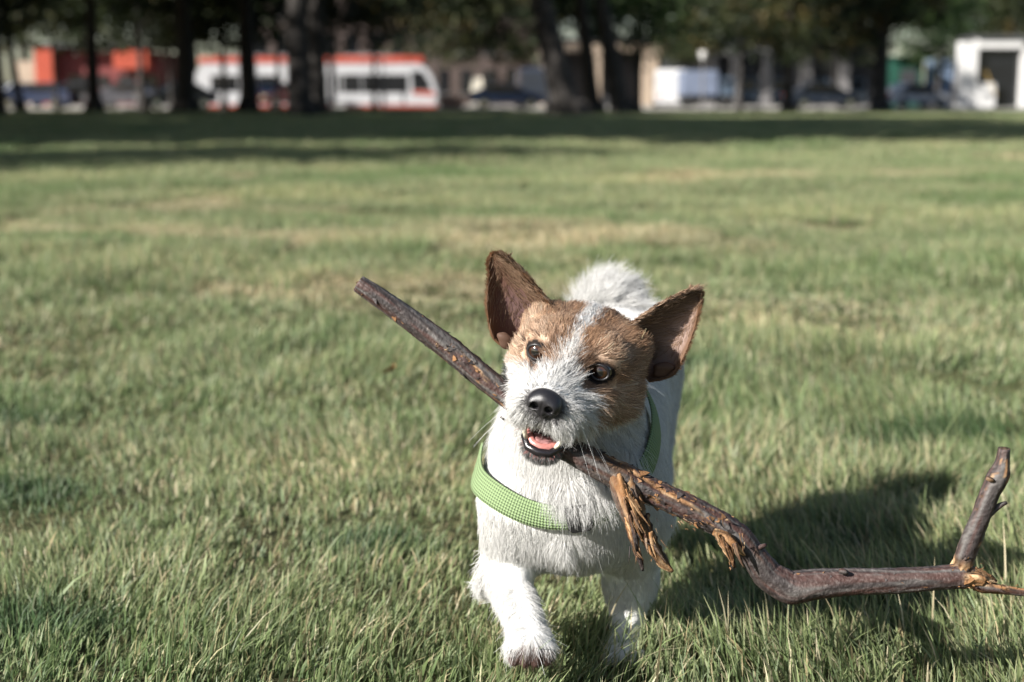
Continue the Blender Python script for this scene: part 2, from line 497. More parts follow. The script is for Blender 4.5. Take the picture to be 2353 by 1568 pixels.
# ---- cars seen from the side or the front quarter
def car(px, y, label, paint, rz=0.0, kind='saloon', z=0.0):
    t = empty('parked_car' if kind != 'van' else 'parked_van', (gx(px, y), y, z), rz); LOCAL.add(t.name)
    tag(t, label, 'car' if kind != 'van' else 'van', 'cars parked along the road' if kind != 'van' else 'vans parked along the road')
    pa = mat('car_paint', paint, rough=0.3, scale=1.2, var=0.08, coat=0.8)
    L, Wd = (4.2, 1.75) if kind != 'van' else (4.6, 1.95)
    # body as a lofted shell: rows of side profile across the width
    if kind == 'van':
        low = [(-2.3, 0.35), (2.1, 0.35), (2.3, 0.6), (2.22, 1.0), (1.55, 1.28), (1.05, 2.15), (0.8, 2.28), (-2.15, 2.3), (-2.3, 2.1)]
        roofz = None
    else:
        low = [(-2.05, 0.35), (2.0, 0.33), (2.1, 0.55), (2.02, 0.80), (1.15, 0.98), (0.35, 1.44), (-0.9, 1.47), (-1.65, 1.05), (-2.02, 0.98), (-2.1, 0.62)]
    rows = []
    for f, s_ in ((-0.5, 0.90), (-0.47, 0.97), (-0.40, 1.0), (0.40, 1.0), (0.47, 0.97), (0.5, 0.90)):
        cz = 0.75
        rows.append([(p[0] * (0.97 + 0.03 * s_), f * Wd * (1.0 if p[1] < 1.05 or kind == 'van' else 0.84), cz + (p[1] - cz) * (s_ if p[1] > cz else 1)) for p in low])
    n = len(low); vs = [q for r_ in rows for q in r_]; fs = []
    for k in range(len(rows) - 1):
        for i in range(n):
            j = (i + 1) % n
            fs.append((k * n + i, k * n + j, (k + 1) * n + j, (k + 1) * n + i))
    fs.append(tuple(range(n - 1, -1, -1))); fs.append(tuple(range((len(rows) - 1) * n, len(rows) * n)))
    bo = MB().add(vs, fs).build('body', pa, t, smooth=False)
    for sd in (-1, 1):
        if kind == 'van':
            MB().prism([(0.95, 1.32), (1.42, 1.32), (1.02, 2.0), (0.95, 2.0)], 'y', sd * 0.985 - 0.02, sd * 0.985 + 0.02).build('window', M_glass, t)
        else:
            o_ = sd * (Wd * 0.46)
            MB().prism([(-0.05, 1.0), (1.0, 1.0), (0.32, 1.38), (-0.05, 1.40)], 'y', o_ - 0.10, o_ + 0.015).build('window', M_glass, t)
            MB().prism([(-1.45, 1.04), (-0.12, 1.0), (-0.12, 1.40), (-0.85, 1.41)], 'y', o_ - 0.10, o_ + 0.015).build('window', M_glass, t)
        for wx in (-1.28, 1.32):
            w = MB().tube([(wx, sd * Wd * 0.5 - sd * 0.2, 0.32), (wx, sd * Wd * 0.5 + sd * 0.01, 0.32)], 0.32, 18).build('wheel', M_tyre, t)
            MB().tube([(wx, sd * Wd * 0.5 - sd * 0.02, 0.32), (wx, sd * Wd * 0.5 + sd * 0.02, 0.32)], 0.19, 12).build('hubcap', M_chrome, w)
        MB().box(2.0 if kind != 'van' else 2.2, 2.12 if kind != 'van' else 2.3, sd * 0.62 - 0.16, sd * 0.62 + 0.16, 0.62, 0.76, 0.02).build('headlight', M_chrome, t)
        MB().box(-2.12 if kind != 'van' else -2.32, -2.0, sd * 0.66 - 0.12, sd * 0.66 + 0.12, 0.70, 0.90, 0.02).build('tail_light', M_red, t)
    if kind != 'van':
        MB().add([(1.13, -0.66, 1.0), (1.13, 0.66, 1.0), (0.38, 0.56, 1.445), (0.38, -0.56, 1.445), (1.10, -0.66, 0.98), (1.10, 0.66, 0.98), (0.35, 0.56, 1.42), (0.35, -0.56, 1.42)],
                 [(0, 1, 2, 3), (7, 6, 5, 4), (0, 4, 5, 1), (1, 5, 6, 2), (2, 6, 7, 3), (3, 7, 4, 0)]).build('windscreen', M_glass, t)
    else:
        MB().add([(1.57, -0.8, 1.31), (1.57, 0.8, 1.31), (1.09, 0.74, 2.12), (1.09, -0.74, 2.12), (1.52, -0.8, 1.29), (1.52, 0.8, 1.29), (1.04, 0.74, 2.1), (1.04, -0.74, 2.1)],
                 [(0, 1, 2, 3), (7, 6, 5, 4), (0, 4, 5, 1), (1, 5, 6, 2), (2, 6, 7, 3), (3, 7, 4, 0)]).build('windscreen', M_glass, t)
    return t
car(630, 79.5, 'small bright red car in front of the tram', (0.55, 0.045, 0.02), rz=R(-112))
car(85, 80, 'dark blue car below the red wall', (0.025, 0.035, 0.07), rz=R(180))
car(195, 81, 'grey car behind the dark trunk near the red building', (0.04, 0.042, 0.05), rz=R(8))
car(285, 80, 'dull silver car between two dark trunks', (0.06, 0.06, 0.07), rz=R(175))
car(405, 79.5, 'grey car with its end showing beside the broad dark tree', (0.12, 0.125, 0.14), rz=R(-150))
car(22, 80.5, 'silver car at the left edge of the photo', (0.40, 0.41, 0.44), rz=R(-120))
car(1165, 81, 'blue car before the brown building', (0.10, 0.13, 0.22), rz=R(0))
car(1890, 81, 'dark grey car behind the slim pale brown trunk', (0.12, 0.125, 0.14), rz=R(3))
car(1228, 83, 'white van half behind the cream pillar', (0.42, 0.44, 0.50), rz=R(95), kind='van')
car(1540, 88, 'bright white van right of the leaning trunks', (0.58, 0.58, 0.58), rz=R(86), kind='van')
car(2098, 84, 'pale car near the green kiosk', (0.40, 0.42, 0.46), rz=R(20))
# box lorry in blue grey
y = 82; t = empty('box_lorry', (gx(1592, y), y, 0)); tag(t, 'blue grey box lorry right of the white van', 'lorry')
MB().box(gx(1566, y), gx(1650, y), y, y + 2.3, 0.75, gz(162, y), 0.05).build('cargo_box', mat('lorry_blue_grey', (0.15, 0.18, 0.25), rough=0.5, scale=1.5), t)
MB().box(gx(1652, y), gx(1690, y), y + 0.1, y + 2.2, 0.5, gz(178, y), 0.15).build('cab', M_bluedoor, t)
MB().box(gx(1660, y), gx(1680, y), y + 0.08, y + 0.12, 1.3, gz(182, y)).build('window', M_glass, t)
for px in (1582, 1670):
    MB().tube([(gx(px, y), y + 0.02, 0.42), (gx(px, y), y + 0.3, 0.42)], 0.42, 18).build('wheel', M_tyre, t)
MB().box(gx(1566, y), gx(1688, y), y + 0.5, y + 1.8, 0.45, 0.74).build('chassis', M_dark, t)

# ---- buildings
def building(px, y, label, name='building'):
    t = empty(name, (gx(px, y), y, 0)); tag(t, label, 'building'); return t
def bx(t, name, m, y, p0, p1, q0, q1, dy0, dy1):
    """box over picture columns p0..p1 and rows q0 (top)..q1 (foot; None = ground), dy0..dy1 in front of/behind distance y"""
    return MB().box(gx(p0, y), gx(p1, y), y + dy0, y + dy1, (-0.1 if q1 is None else gz(q1, y)), gz(q0, y)).build(name, m, t)
# red shop
y = 103; t = building(200, y, 'red rendered shop with a cream end wall and red fascia', 'red_building')
bx(t, 'wall', M_redwall, y, 84, 124, 108, None, 0, 8)
bx(t, 'wall', M_cream, y, 40, 83.7, 140, None, 0.3, 8)
bx(t, 'wall', M_redshade, y, 124.3, 360, 118, None, 1.2, 8)
bx(t, 'fascia', M_redwall, y, 268, 345, 116, 158, -0.4, 1.19)
bx(t, 'roof', M_roof, y, 36, 364, 100, 107.5, -0.2, 8.2)
bx(t, 'door', M_brown, y, 66, 80, 205, 232, 0.24, 0.29)
for p in (150, 205, 262, 318):
    w = bx(t, 'window', M_glass, y, p, p + 38, 172, 214, 1.12, 1.19)
    bx(w, 'frame', M_dark, y, p + 17.5, p + 20.5, 172, 214, 1.08, 1.11)
# brown block behind the tram nose
y = 108; t = building(1120, y, 'brown rendered block with rows of dark windows behind the tram', 'apartment_block')
bx(t, 'wall', M_brown, y, 560, 1232, -120, None, 0, 10)
for r_, (q0, q1) in enumerate(((-85, -40), (-10, 40), (75, 125), (160, 214))):
    for p in range(590, 1215, 52):
        w = bx(t, 'window', M_glass, y, p, p + 26, q0, q1, -0.06, -0.003)
        bx(w, 'sill', M_grey, y, p - 2, p + 28, q1 + 0.3, q1 + 3, -0.15, -0.003)
bx(t, 'roof', M_roof, y, 556, 1236, -126, -120.4, -0.3, 10.3)
# cream portico
y = 100; t = building(1380, y, 'cream stone portico with tall pillars behind the leaning trees', 'portico')
for p0, p1 in ((1240, 1283), (1362, 1380), (1478, 1510)):
    c = bx(t, 'pillar', M_cream, y, p0, p1, 128, None, 0, 1.2)
    bx(c, 'capital', M_cream, y, p0 - 4, p1 + 4, 118, 127.6, -0.15, 1.35)
bx(t, 'lintel', M_cream, y, 1234, 1516, 96, 117.6, -0.1, 1.3)
bx(t, 'wall', M_darkfront, y, 1240, 1512, 96, None, 2.2, 8)
bx(t, 'roof', M_roof, y, 1230, 1520, 88, 95.6, -0.3, 8.2)
# grey concrete frontage
y = 99; t = building(1780, y, 'dark grey concrete frontage with slate blue doors', 'grey_building')
bx(t, 'wall', M_darkfront, y, 1524, 2040, 60, None, 1.0, 9)
bx(t, 'fascia', M_grey, y, 1620, 1775, 88, 128, 0.0, 0.99)
for p0 in (1624, 1680, 1752, 1842, 1930, 2016):
    bx(t, 'pillar', M_grey, y, p0, p0 + 22, 128.5, None, 0.1, 0.99)
for p0 in (1706, 1776, 1868, 1955):
    d = bx(t, 'door', M_bluedoor, y, p0, p0 + 42, 180, 231, 0.9, 0.99)
    bx(d, 'window', M_glass, y, p0 + 5, p0 + 37, 186, 206, 0.86, 0.897)
bx(t, 'roof', M_roof, y, 1520, 2044, 54, 59.6, -0.2, 9.2)
# green kiosk and blue panel wall
y = 90; t = building(2088, y, 'dark green kiosk right of the dark tree', 'kiosk')
bx(t, 'wall', M_green, y, 2050, 2118, 136, None, 0, 3)
bx(t, 'roof', M_green, y, 2044, 2124, 129, 135.6, -0.5, 3.3)
bx(t, 'hatch', M_darkfront, y, 2066, 2104, 160, 200, -0.05, -0.003)
y = 92; t = empty('panel_wall', (gx(2150, y), y, 0)); tag(t, 'pale blue panel wall between kiosk and white building', 'wall')
for k in range(4):
    bx(t, 'panel', M_bluewall, y, 2124 + k * 16, 2138.6 + k * 16, 136, None, 0, 0.15)
# white pavilion at the right edge
y = 80; t = building(2290, y, 'bright white building with a large dark opening at the right edge', 'white_building')
bx(t, 'wall', M_plaster, y, 2202, 2242, 96, None, 0, 0.7)
bx(t, 'wall', M_plaster, y, 2242.3, 2286, 191, None, 0.0, 0.4)
bx(t, 'wall', M_plaster, y, 2346, 2420, 112, None, 0, 0.9)
bx(t, 'opening', M_glass, y, 2242.3, 2345.7, 111, None, 0.5, 0.9)  # dark glass sheet standing in for the unlit interior
bx(t, 'lintel', M_plaster, y, 2242.3, 2345.7, 88, 110.8, 0, 0.9)
bx(t, 'roof', M_roof, y, 2236, 2425, 82, 87.6, -0.2, 3.2)
MB().tube([(gx(2256, y), y - 0.35, 2.1), (gx(2282, y), y - 0.35, 0.8)], 0.03, 8).build('handrail', mat('yellow_rail', (0.45, 0.30, 0.08), rough=0.5), t)
# low brick wall, pale banner, bollards, lamp posts
y = 88; t = empty('brick_wall', (gx(1036, y), y, 0)); tag(t, 'low orange brick wall right of the tram nose', 'wall')
bw, bh = 0.235, 0.075
core = MB().box(gx(1010, y) + 0.02, gx(1062, y) - 0.02, y + 0.02, y + 0.23, -0.1, 0.72).build('mortar_core', M_kerb, t)
bm_ = None
for r_ in range(9):
    for k in range(6):
        x0 = gx(1010, y) + k * bw + (bw / 2 if r_ % 2 else 0)
        if bm_ is None:
            o = MB().box(0, bw - 0.012, 0, 0.25, 0, bh - 0.010).build('brick', M_brick, t); bm_ = o.data
            o.location = (x0 - t.location.x, 0, r_ * bh + 0.02); o.matrix_parent_inverse = Matrix()
        else:
            o = bpy.data.objects.new('brick', bm_); scene.collection.objects.link(o); o.parent = t
            o.location = (x0 - t.location.x, random.uniform(-0.006, 0.006), r_ * bh + 0.02)
y = 86; t = empty('banner', (gx(1097, y), y, 0)); tag(t, 'pale tapering banner on a pole right of the brick wall', 'banner')
MB().tube([(gx(1097, y), y, 0), (gx(1097, y), y, gz(172, y))], 0.03, 8).build('pole', M_dark, t)
mb = MB(); zz = np.linspace(gz(240, y), gz(178, y), 10)
vs = []
for i, z in enumerate(zz):
    w = 0.42 * (1 - 0.45 * (i / 9) ** 2)
    for s_ in (-1, -0.33, 0.33, 1):
        vs.append((gx(1097, y) + s_ * w, y - 0.05 - 0.06 * math.sin(s_ * 2.5 + i * 0.5), z))
nb_ = len(vs); vs += [(a, b + 0.012, c) for a, b, c in vs]
fs = []
for i in range(9):
    for j in range(3):
        a = i * 4 + j
        fs += [(a, a + 1, a + 5, a + 4), (nb_ + a + 4, nb_ + a + 5, nb_ + a + 1, nb_ + a)]
mb.add(vs, fs).build('cloth', mat('pale_cloth', (0.62, 0.58, 0.48), rough=0.9, scale=4), t, smooth=True)
def lamp(px, y, label, top):
    t = empty('street_lamp', (gx(px, y), y, 0)); tag(t, label, 'lamp post', 'street lamps by the road')
    x = gx(px, y); zt = gz(top, y)
    MB().tube([(x, y, 0), (x, y, 0.5), (x, y, zt)], [0.09, 0.06, 0.045], 10).build('post', M_grey, t)
    MB().tube([(x, y, zt), (x, y, zt + 0.08), (x, y, zt + 0.42), (x, y, zt + 0.5)], [0.08, 0.16, 0.22, 0.05], 14).build('lantern', M_plaster, t, smooth=True)
lamp(1614, 76.2, 'slim grey lamp post with a pale lantern before the lorry', 138)
lamp(880, 76.2, 'slim lamp post standing across the front of the tram', 100)
# ================================================================== GROUND AND LAWN
def hgt(x, y):
    near = smooth01(0.2, 2.0, np.hypot(x, y - 0.6) * 0 + y)
    h = (fbm(x * 1.9 + 5, y * 1.9, 71, 3) - 0.5) * 0.075 + (vnoise(x * 0.45 + 3, y * 0.45, 77) - 0.5) * 0.06
    k = smooth01(1.35, 2.4, y)
    return h * k * (1 - 0.5 * smooth01(12, 30, y)) + (fbm(x * 5, y * 5, 79, 2) - 0.5) * 0.012 * (1 - k)

def grid_ground():
    ys = np.concatenate([np.linspace(-30, 0.6, 12), np.linspace(0.7, 9, 130), np.geomspace(9.2, 60, 90), np.geomspace(62, 900, 24)])
    tx = np.concatenate([-np.geomspace(1, 60, 14)[::-1], np.linspace(-0.97, 0.97, 110), np.geomspace(1, 60, 14)])
    Y, T = np.meshgrid(ys, tx, indexing='ij')
    X = T * (0.6 + 0.5 * np.maximum(Y, 0.5))
    X = np.clip(X, -700, 700)
    Z = np.where((Y > 0.3) & (Y < 58), hgt(X, Y), 0) - 0.006
    V = np.stack([X, Y, Z], -1).reshape(-1, 3)
    n, m = Y.shape
    i, j = np.meshgrid(np.arange(n - 1), np.arange(m - 1), indexing='ij')
    F = np.stack([i * m + j, i * m + j + 1, (i + 1) * m + j + 1, (i + 1) * m + j], -1).reshape(-1, 4)
    return np_mesh('ground', V, F)

def mat_ground():
    m, nt, b, out = mat_new('thatch_and_soil')
    L = nt.links.new
    g = nt.nodes.new('ShaderNodeNewGeometry')
    n = nt.nodes.new('ShaderNodeTexNoise'); n.inputs['Scale'].default_value = 60; n.inputs['Detail'].default_value = 8
    n2 = nt.nodes.new('ShaderNodeTexNoise'); n2.inputs['Scale'].default_value = 0.35; n2.inputs['Detail'].default_value = 5
    L(g.outputs['Position'], n.inputs['Vector']); L(g.outputs['Position'], n2.inputs['Vector'])
    r = nt.nodes.new('ShaderNodeValToRGB')
    r.color_ramp.elements[0].position = 0.3; r.color_ramp.elements[0].color = (0.030, 0.034, 0.016, 1)
    r.color_ramp.elements[1].position = 0.75; r.color_ramp.elements[1].color = (0.12, 0.11, 0.055, 1)
    L(n.outputs['Fac'], r.inputs[0])
    mx = nt.nodes.new('ShaderNodeMix'); mx.data_type = 'RGBA'
    r2 = nt.nodes.new('ShaderNodeMapRange'); r2.inputs['From Min'].default_value = 0.4; r2.inputs['From Max'].default_value = 0.65
    r2.inputs['To Max'].default_value = 0.5
    L(n2.outputs['Fac'], r2.inputs[0]); L(r2.outputs[0], mx.inputs['Factor'])
    L(r.outputs[0], mx.inputs[6]); mx.inputs[7].default_value = (0.10, 0.125, 0.05, 1)
    L(mx.outputs[2], b.inputs['Base Color']); b.inputs['Roughness'].default_value = 0.95; b.inputs['Specular IOR Level'].default_value = 0.1
    bp = nt.nodes.new('ShaderNodeBump'); bp.inputs['Strength'].default_value = 0.7; bp.inputs['Distance'].default_value = 0.02
    L(n.outputs['Fac'], bp.inputs['Height']); L(bp.outputs[0], b.inputs['Normal'])
    return m
ground = add_mesh('ground', grid_ground(), mat_ground()); ground['kind'] = 'structure'

def mat_blade(patchy):
    m, nt, b, out = mat_new('grass_blade')
    L = nt.links.new
    a = nt.nodes.new('ShaderNodeAttribute'); a.attribute_name = 'coat'
    g = nt.nodes.new('ShaderNodeNewGeometry')
    col = a.outputs['Color']
    # dry and lush patches over the lawn
    mp = nt.nodes.new('ShaderNodeMapping'); mp.inputs['Scale'].default_value = (0.55, 1.0, 1.0)
    L(g.outputs['Position'], mp.inputs[0])
    n = nt.nodes.new('ShaderNodeTexNoise'); n.inputs['Scale'].default_value = 0.9; n.inputs['Detail'].default_value = 4
    L(mp.outputs[0], n.inputs['Vector'])
    r = nt.nodes.new('ShaderNodeValToRGB')
    e = r.color_ramp.elements
    e[0].position = 0.34; e[0].color = (0.62, 0.78, 0.62, 1)
    e[1].position = 0.68; e[1].color = (1.28, 1.2, 1.15, 1)
    x = e.new(0.5); x.color = (1.0, 1.0, 1.0, 1)
    L(n.outputs['Fac'], r.inputs[0])
    mx = nt.nodes.new('ShaderNodeMix'); mx.data_type = 'RGBA'; mx.blend_type = 'MULTIPLY'; mx.inputs['Factor'].default_value = 1
    L(col, mx.inputs[6]); L(r.outputs[0], mx.inputs[7])
    L(mx.outputs[2], b.inputs['Base Color'])
    b.inputs['Roughness'].default_value = 0.5; b.inputs['Specular IOR Level'].default_value = 0.35
    t = nt.nodes.new('ShaderNodeBsdfTranslucent'); L(mx.outputs[2], t.inputs['Color'])
    ms = nt.nodes.new('ShaderNodeMixShader'); ms.inputs[0].default_value = 0.40
    L(b.outputs[0], ms.inputs[1]); L(t.outputs[0], ms.inputs[2]); L(ms.outputs[0], out.inputs[0])
    return m
M_blade = mat_blade(True)
GREENS = np.array([[0.175, 0.235, 0.098], [0.215, 0.27, 0.125], [0.125, 0.185, 0.078], [0.27, 0.30, 0.165], [0.17, 0.225, 0.125]])
def dry_at(x, y):
    """worn pale patches and mowing bands"""
    g = lambda cx, cy, sx, sy_: np.exp(-((x - cx) / sx) ** 2 - ((y - cy) / sy_) ** 2)
    w = (fbm(x * 1.3, y * 2.0, 131, 3) - 0.5) * 1.2
    d = 1.0 * g(-0.55, 3.95, 0.65, 0.22) + 0.9 * g(-1.3, 5.35, 1.3, 0.32) + 0.8 * g(0.4, 5.6, 0.8, 0.3) + 0.6 * g(-2.6, 5.6, 1.0, 0.4) + 0.45 * g(0.55, 5.1, 0.6, 0.3) + 0.4 * g(-2.2, 7.2, 0.8, 0.5) + 0.35 * g(1.5, 9.5, 2.4, 0.6)
    return np.clip(d * (1 + w) + 0.5 * smooth01(0.60, 0.75, fbm(x * 0.7 + 3, y * 1.4, 137, 3)), 0, 1)
GREENS = GREENS * np.array([0.98, 1.0, 0.98])
STRAW = np.array([[0.46, 0.40, 0.25], [0.38, 0.32, 0.18], [0.55, 0.50, 0.34]])

def blades(base, height, width, rg, dry=0.15, lean_dir=None, lean=0.5, seg=3):
    """base (n,3): numpy mesh of bent tapering blades"""
    n = len(base)
    az = rg.random(n) * 2 * math.pi
    if lean_dir is not None:
        az = lean_dir + rg.normal(0, 0.9, n)
    ln = np.abs(rg.normal(lean, 0.28, n))
    fz = rg.random(n) * 2 * math.pi
    side = np.stack([np.cos(fz), np.sin(fz), 0 * fz], 1)
    dirv = np.stack([np.cos(az), np.sin(az), 0 * az], 1)
    ts = np.linspace(0, 1, seg + 1)
    V = np.zeros((n, seg * 2 + 1, 3), np.float32)
    for i, t in enumerate(ts):
        c = base + dirv * (height * ln * (0.35 * t + 0.65 * t * t))[:, None] + np.array([0, 0, 1.0]) * (height * (t - 0.28 * ln * t * t))[:, None]
        w = width * (1 - t ** 2.2) * 0.5 * (0.75 + 0.25 * min(1, t * 4))
        if i < seg:
            V[:, 2 * i] = c - side * w[:, None]; V[:, 2 * i + 1] = c + side * w[:, None]
        else:
            V[:, 2 * i] = c
    k = seg * 2 + 1
    f = []
    for i in range(seg - 1):
        f += [[2 * i, 2 * i + 1, 2 * i + 3], [2 * i, 2 * i + 3, 2 * i + 2]]
    f.append([2 * seg - 2, 2 * seg - 1, 2 * seg])
    F = (np.arange(n)[:, None, None] * k + np.array(f)[None]).reshape(-1, 3)
    c = GREENS[rg.integers(0, len(GREENS), n)] * (0.7 + 0.6 * rg.random((n, 1)))
    d = rg.random(n) < (dry if np.isscalar(dry) else dry)
    c[d] = STRAW[rg.integers(0, 3, d.sum())] * (0.7 + 0.5 * rg.random((d.sum(), 1)))
    cc = np.repeat(c[:, None], k, 1)
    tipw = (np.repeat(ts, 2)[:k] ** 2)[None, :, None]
    cc = cc * (0.78 + 0.40 * tipw) + np.array([0.085, 0.062, 0.036]) * tipw  # dry pale tips, with sunlit tips and shaded gaps put into the colour
    return V.reshape(-1, 3), F, cc.reshape(-1, 3)

rgg = np.random.default_rng(23)
# close lawn, blade by blade
def scatter(y0, y1, dens, xw):
    A = 0; pts = []
    n = int((y1 - y0) * 2 * xw(y1) * dens)
    y = y0 + (y1 - y0) * rgg.random(n); x = (rgg.random(n) * 2 - 1) * xw(y1)
    k = np.abs(x) < xw(y)
    return x[k], y[k]
parts = []
for y0, y1, dn in ((0.92, 1.5, 62000), (1.5, 2.1, 42000), (2.1, 3.0, 24000), (3.0, 4.2, 13000)):
    x, y = scatter(y0, y1, dn, lambda t: 0.44 * t + 0.30)
    parts.append(np.stack([x, y], 1))
gp = np.concatenate(parts)
cl = fbm(gp[:, 0] * 7, gp[:, 1] * 7, 91, 3); big = fbm(gp[:, 0] * 1.7, gp[:, 1] * 1.7, 93, 3)
kp = rgg.random(len(gp)) < (smooth01(0.22, 0.5, cl) * 0.75 + 0.25) * np.where(np.abs(gp[:, 0]) > 0.40 * gp[:, 1] + 0.1, 0.5, 1.0)
gp, cl, big = gp[kp], cl[kp], big[kp]
gz = hgt(gp[:, 0], gp[:, 1])
dryp = dry_at(gp[:, 0], gp[:, 1])
hh = (0.013 + 0.019 * smooth01(0.3, 0.75, cl) + 0.017 * smooth01(0.45, 0.8, big)) * (1 - 0.45 * dryp) * np.exp(rgg.normal(0, 0.28, len(gp)))
hh = np.where(rgg.random(len(gp)) < 0.012, hh * 1.7, hh)
# flatter where the paws press
ld = (vnoise(gp[:, 0] * 3.2, gp[:, 1] * 3.2, 97) * 5.5 - 1.2)
wd = (0.0014 + 0.0013 * rgg.random(len(gp))) * (1 + 0.5 * smooth01(1.6, 4, gp[:, 1]))
wd = np.where(rgg.random(len(gp)) < 0.02, wd * 2.3, wd)
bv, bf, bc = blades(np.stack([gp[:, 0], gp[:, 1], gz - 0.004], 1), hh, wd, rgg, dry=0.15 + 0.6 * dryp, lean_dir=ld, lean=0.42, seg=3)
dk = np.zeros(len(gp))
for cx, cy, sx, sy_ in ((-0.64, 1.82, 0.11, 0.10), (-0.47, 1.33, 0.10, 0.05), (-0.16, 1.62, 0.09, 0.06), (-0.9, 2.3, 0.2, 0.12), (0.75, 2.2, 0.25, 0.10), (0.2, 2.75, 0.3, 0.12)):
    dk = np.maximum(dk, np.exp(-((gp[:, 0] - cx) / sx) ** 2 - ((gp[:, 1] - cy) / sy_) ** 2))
bc = (bc.reshape(len(gp), -1, 3) * (1 - 0.50 * smooth01(0.2, 0.8, dk + 0.3 * (cl - 0.5)))[:, None, None] ** np.array([1.25, 0.9, 1.0])).reshape(-1, 3)      # oval patches of blades coloured darker and greener
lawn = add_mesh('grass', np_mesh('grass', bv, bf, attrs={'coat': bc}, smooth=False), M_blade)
tag(lawn, 'uneven sunlit lawn grass around the dog', 'grass', kind='stuff')
print('blades', len(gp), 'tris', len(bf))

# a dry curled leaf lying in the grass
def fallen(px, py):
    y = CAM_H / math.tan(R(PITCH) + math.atan((py - 784) / (2353 * FPX)))
    x = float(at(px, 230, y)[0]); z = float(hgt(x, y)) + 0.022
    mb = MB(); n = 9; vs = []
    for i in range(n):
        t = i / (n - 1); w = 0.011 * math.sin(math.pi * (0.06 + 0.88 * t)) ** 0.8
        for s_ in (-1, 0, 1):
            vs.append((x + (t - 0.5) * 0.022 + s_ * 0.003, y + s_ * w * 0.6, z + 0.007 * abs(s_) * (0.4 + t) + 0.008 * t * t))
    k = len(vs); vs += [(a, b, c - 0.0006) for a, b, c in vs]
    fs = []
    for i in range(n - 1):
        for j in range(2):
            a = i * 3 + j; fs += [(a, a + 1, a + 4, a + 3), (k + a + 3, k + a + 4, k + a + 1, k + a)]
    o = mb.add(vs, fs).build('fallen_leaf', mat('dry_leaf', (0.24, 0.11, 0.035), rough=0.7, bump=0.3, scale=120), smooth=True)
    tag(o, 'curled orange brown leaf lying in the grass left of the dog', 'leaf')
fallen(883, 876)

# farther lawn: tufts set out by geometry nodes
def lawn_instances(name, y0, y1, size, nb, hgt_m, wid, nvar, step, xk, label):
    src = []
    for v in range(nvar):
        b = (rgg.random((nb, 2)) - 0.5) * size
        cln = fbm(b[:, 0] / size * 4 + v * 9, b[:, 1] / size * 4, 101 + v, 2)
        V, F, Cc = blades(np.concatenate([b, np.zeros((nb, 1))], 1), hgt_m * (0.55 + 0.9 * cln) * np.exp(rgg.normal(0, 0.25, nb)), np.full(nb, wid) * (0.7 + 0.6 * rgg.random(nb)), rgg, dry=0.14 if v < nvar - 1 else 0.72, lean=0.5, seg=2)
        src.append((V, F, Cc))
    pts = []
    y = y0
    while y < y1:
        st = step
        xs = np.arange(-xk * y - 0.6, xk * y + 0.6, st)
        pts.append(np.stack([xs + rgg.uniform(-0.3, 0.3, len(xs)) * st, y + rgg.uniform(-0.3, 0.3, len(xs)) * st], 1))
        y += st
    P = np.concatenate(pts)
    Z = hgt(P[:, 0], P[:, 1]) - 0.003
    dr_ = dry_at(P[:, 0], P[:, 1])
    vi = np.where(rgg.random(len(P)) < dr_ * 1.1, nvar - 1, np.arange(len(P)) % (nvar - 1))
    for v in range(nvar):
        sel = vi == v
        p = P[sel]
        V, F, Cc = src[v]
        me_src = np_mesh(name + '_tuft', V, F, attrs={'coat': Cc}, smooth=False); me_src.materials.append(M_blade)
        pm = bpy.data.meshes.new(name); pm.vertices.add(len(p)); pm.vertices.foreach_set('co', np.concatenate([p, Z[sel][:, None]], 1).astype(np.float32).ravel())
        ra = pm.attributes.new('rotz', 'FLOAT', 'POINT'); ra.data.foreach_set('value', (rgg.random(len(p)) * 6.283).astype(np.float32))
        sa = pm.attributes.new('scl', 'FLOAT', 'POINT')
        bigv = fbm(p[:, 0] * 0.8, p[:, 1] * 1.2, 111, 3)
        sa.data.foreach_set('value', ((0.7 + 0.8 * smooth01(0.3, 0.75, bigv)) * (0.6 if v == nvar - 1 else 1.0)).astype(np.float32))
        pm.materials.append(M_blade)
        o = add_mesh('grass', pm, None)
        tag(o, label, 'grass', kind='stuff')
        ng = bpy.data.node_groups.new(name + '_scatter', 'GeometryNodeTree')
        ng.interface.new_socket('Geometry', in_out='INPUT', socket_type='NodeSocketGeometry')
        ng.interface.new_socket('Geometry', in_out='OUTPUT', socket_type='NodeSocketGeometry')
        N = ng.nodes; gi = N.new('NodeGroupInput'); go = N.new('NodeGroupOutput')
        inst = N.new('GeometryNodeInstanceOnPoints')
        oi = N.new('GeometryNodeObjectInfo')
        so = bpy.data.objects.new(name + '_tuft', me_src)      # not linked to the scene: only a source
        oi.inputs['Object'].default_value = so
        r = N.new('GeometryNodeInputNamedAttribute'); r.data_type = 'FLOAT'; r.inputs[0].default_value = 'rotz'
        s = N.new('GeometryNodeInputNamedAttribute'); s.data_type = 'FLOAT'; s.inputs[0].default_value = 'scl'
        cx = N.new('ShaderNodeCombineXYZ'); ng.links.new(r.outputs[0], cx.inputs[2])
        cs = N.new('ShaderNodeCombineXYZ'); cs.inputs[0].default_value = 1; cs.inputs[1].default_value = 1; ng.links.new(s.outputs[0], cs.inputs[2])
        e2r = N.new('FunctionNodeEulerToRotation'); ng.links.new(cx.outputs[0], e2r.inputs[0])
        ng.links.new(gi.outputs[0], inst.inputs['Points']); ng.links.new(oi.outputs['Geometry'], inst.inputs['Instance'])
        ng.links.new(e2r.outputs[0], inst.inputs['Rotation']); ng.links.new(cs.outputs[0], inst.inputs['Scale'])
        ng.links.new(inst.outputs[0], go.inputs[0])
        md = o.modifiers.new('scatter', 'NODES'); md.node_group = ng
    return len(P)
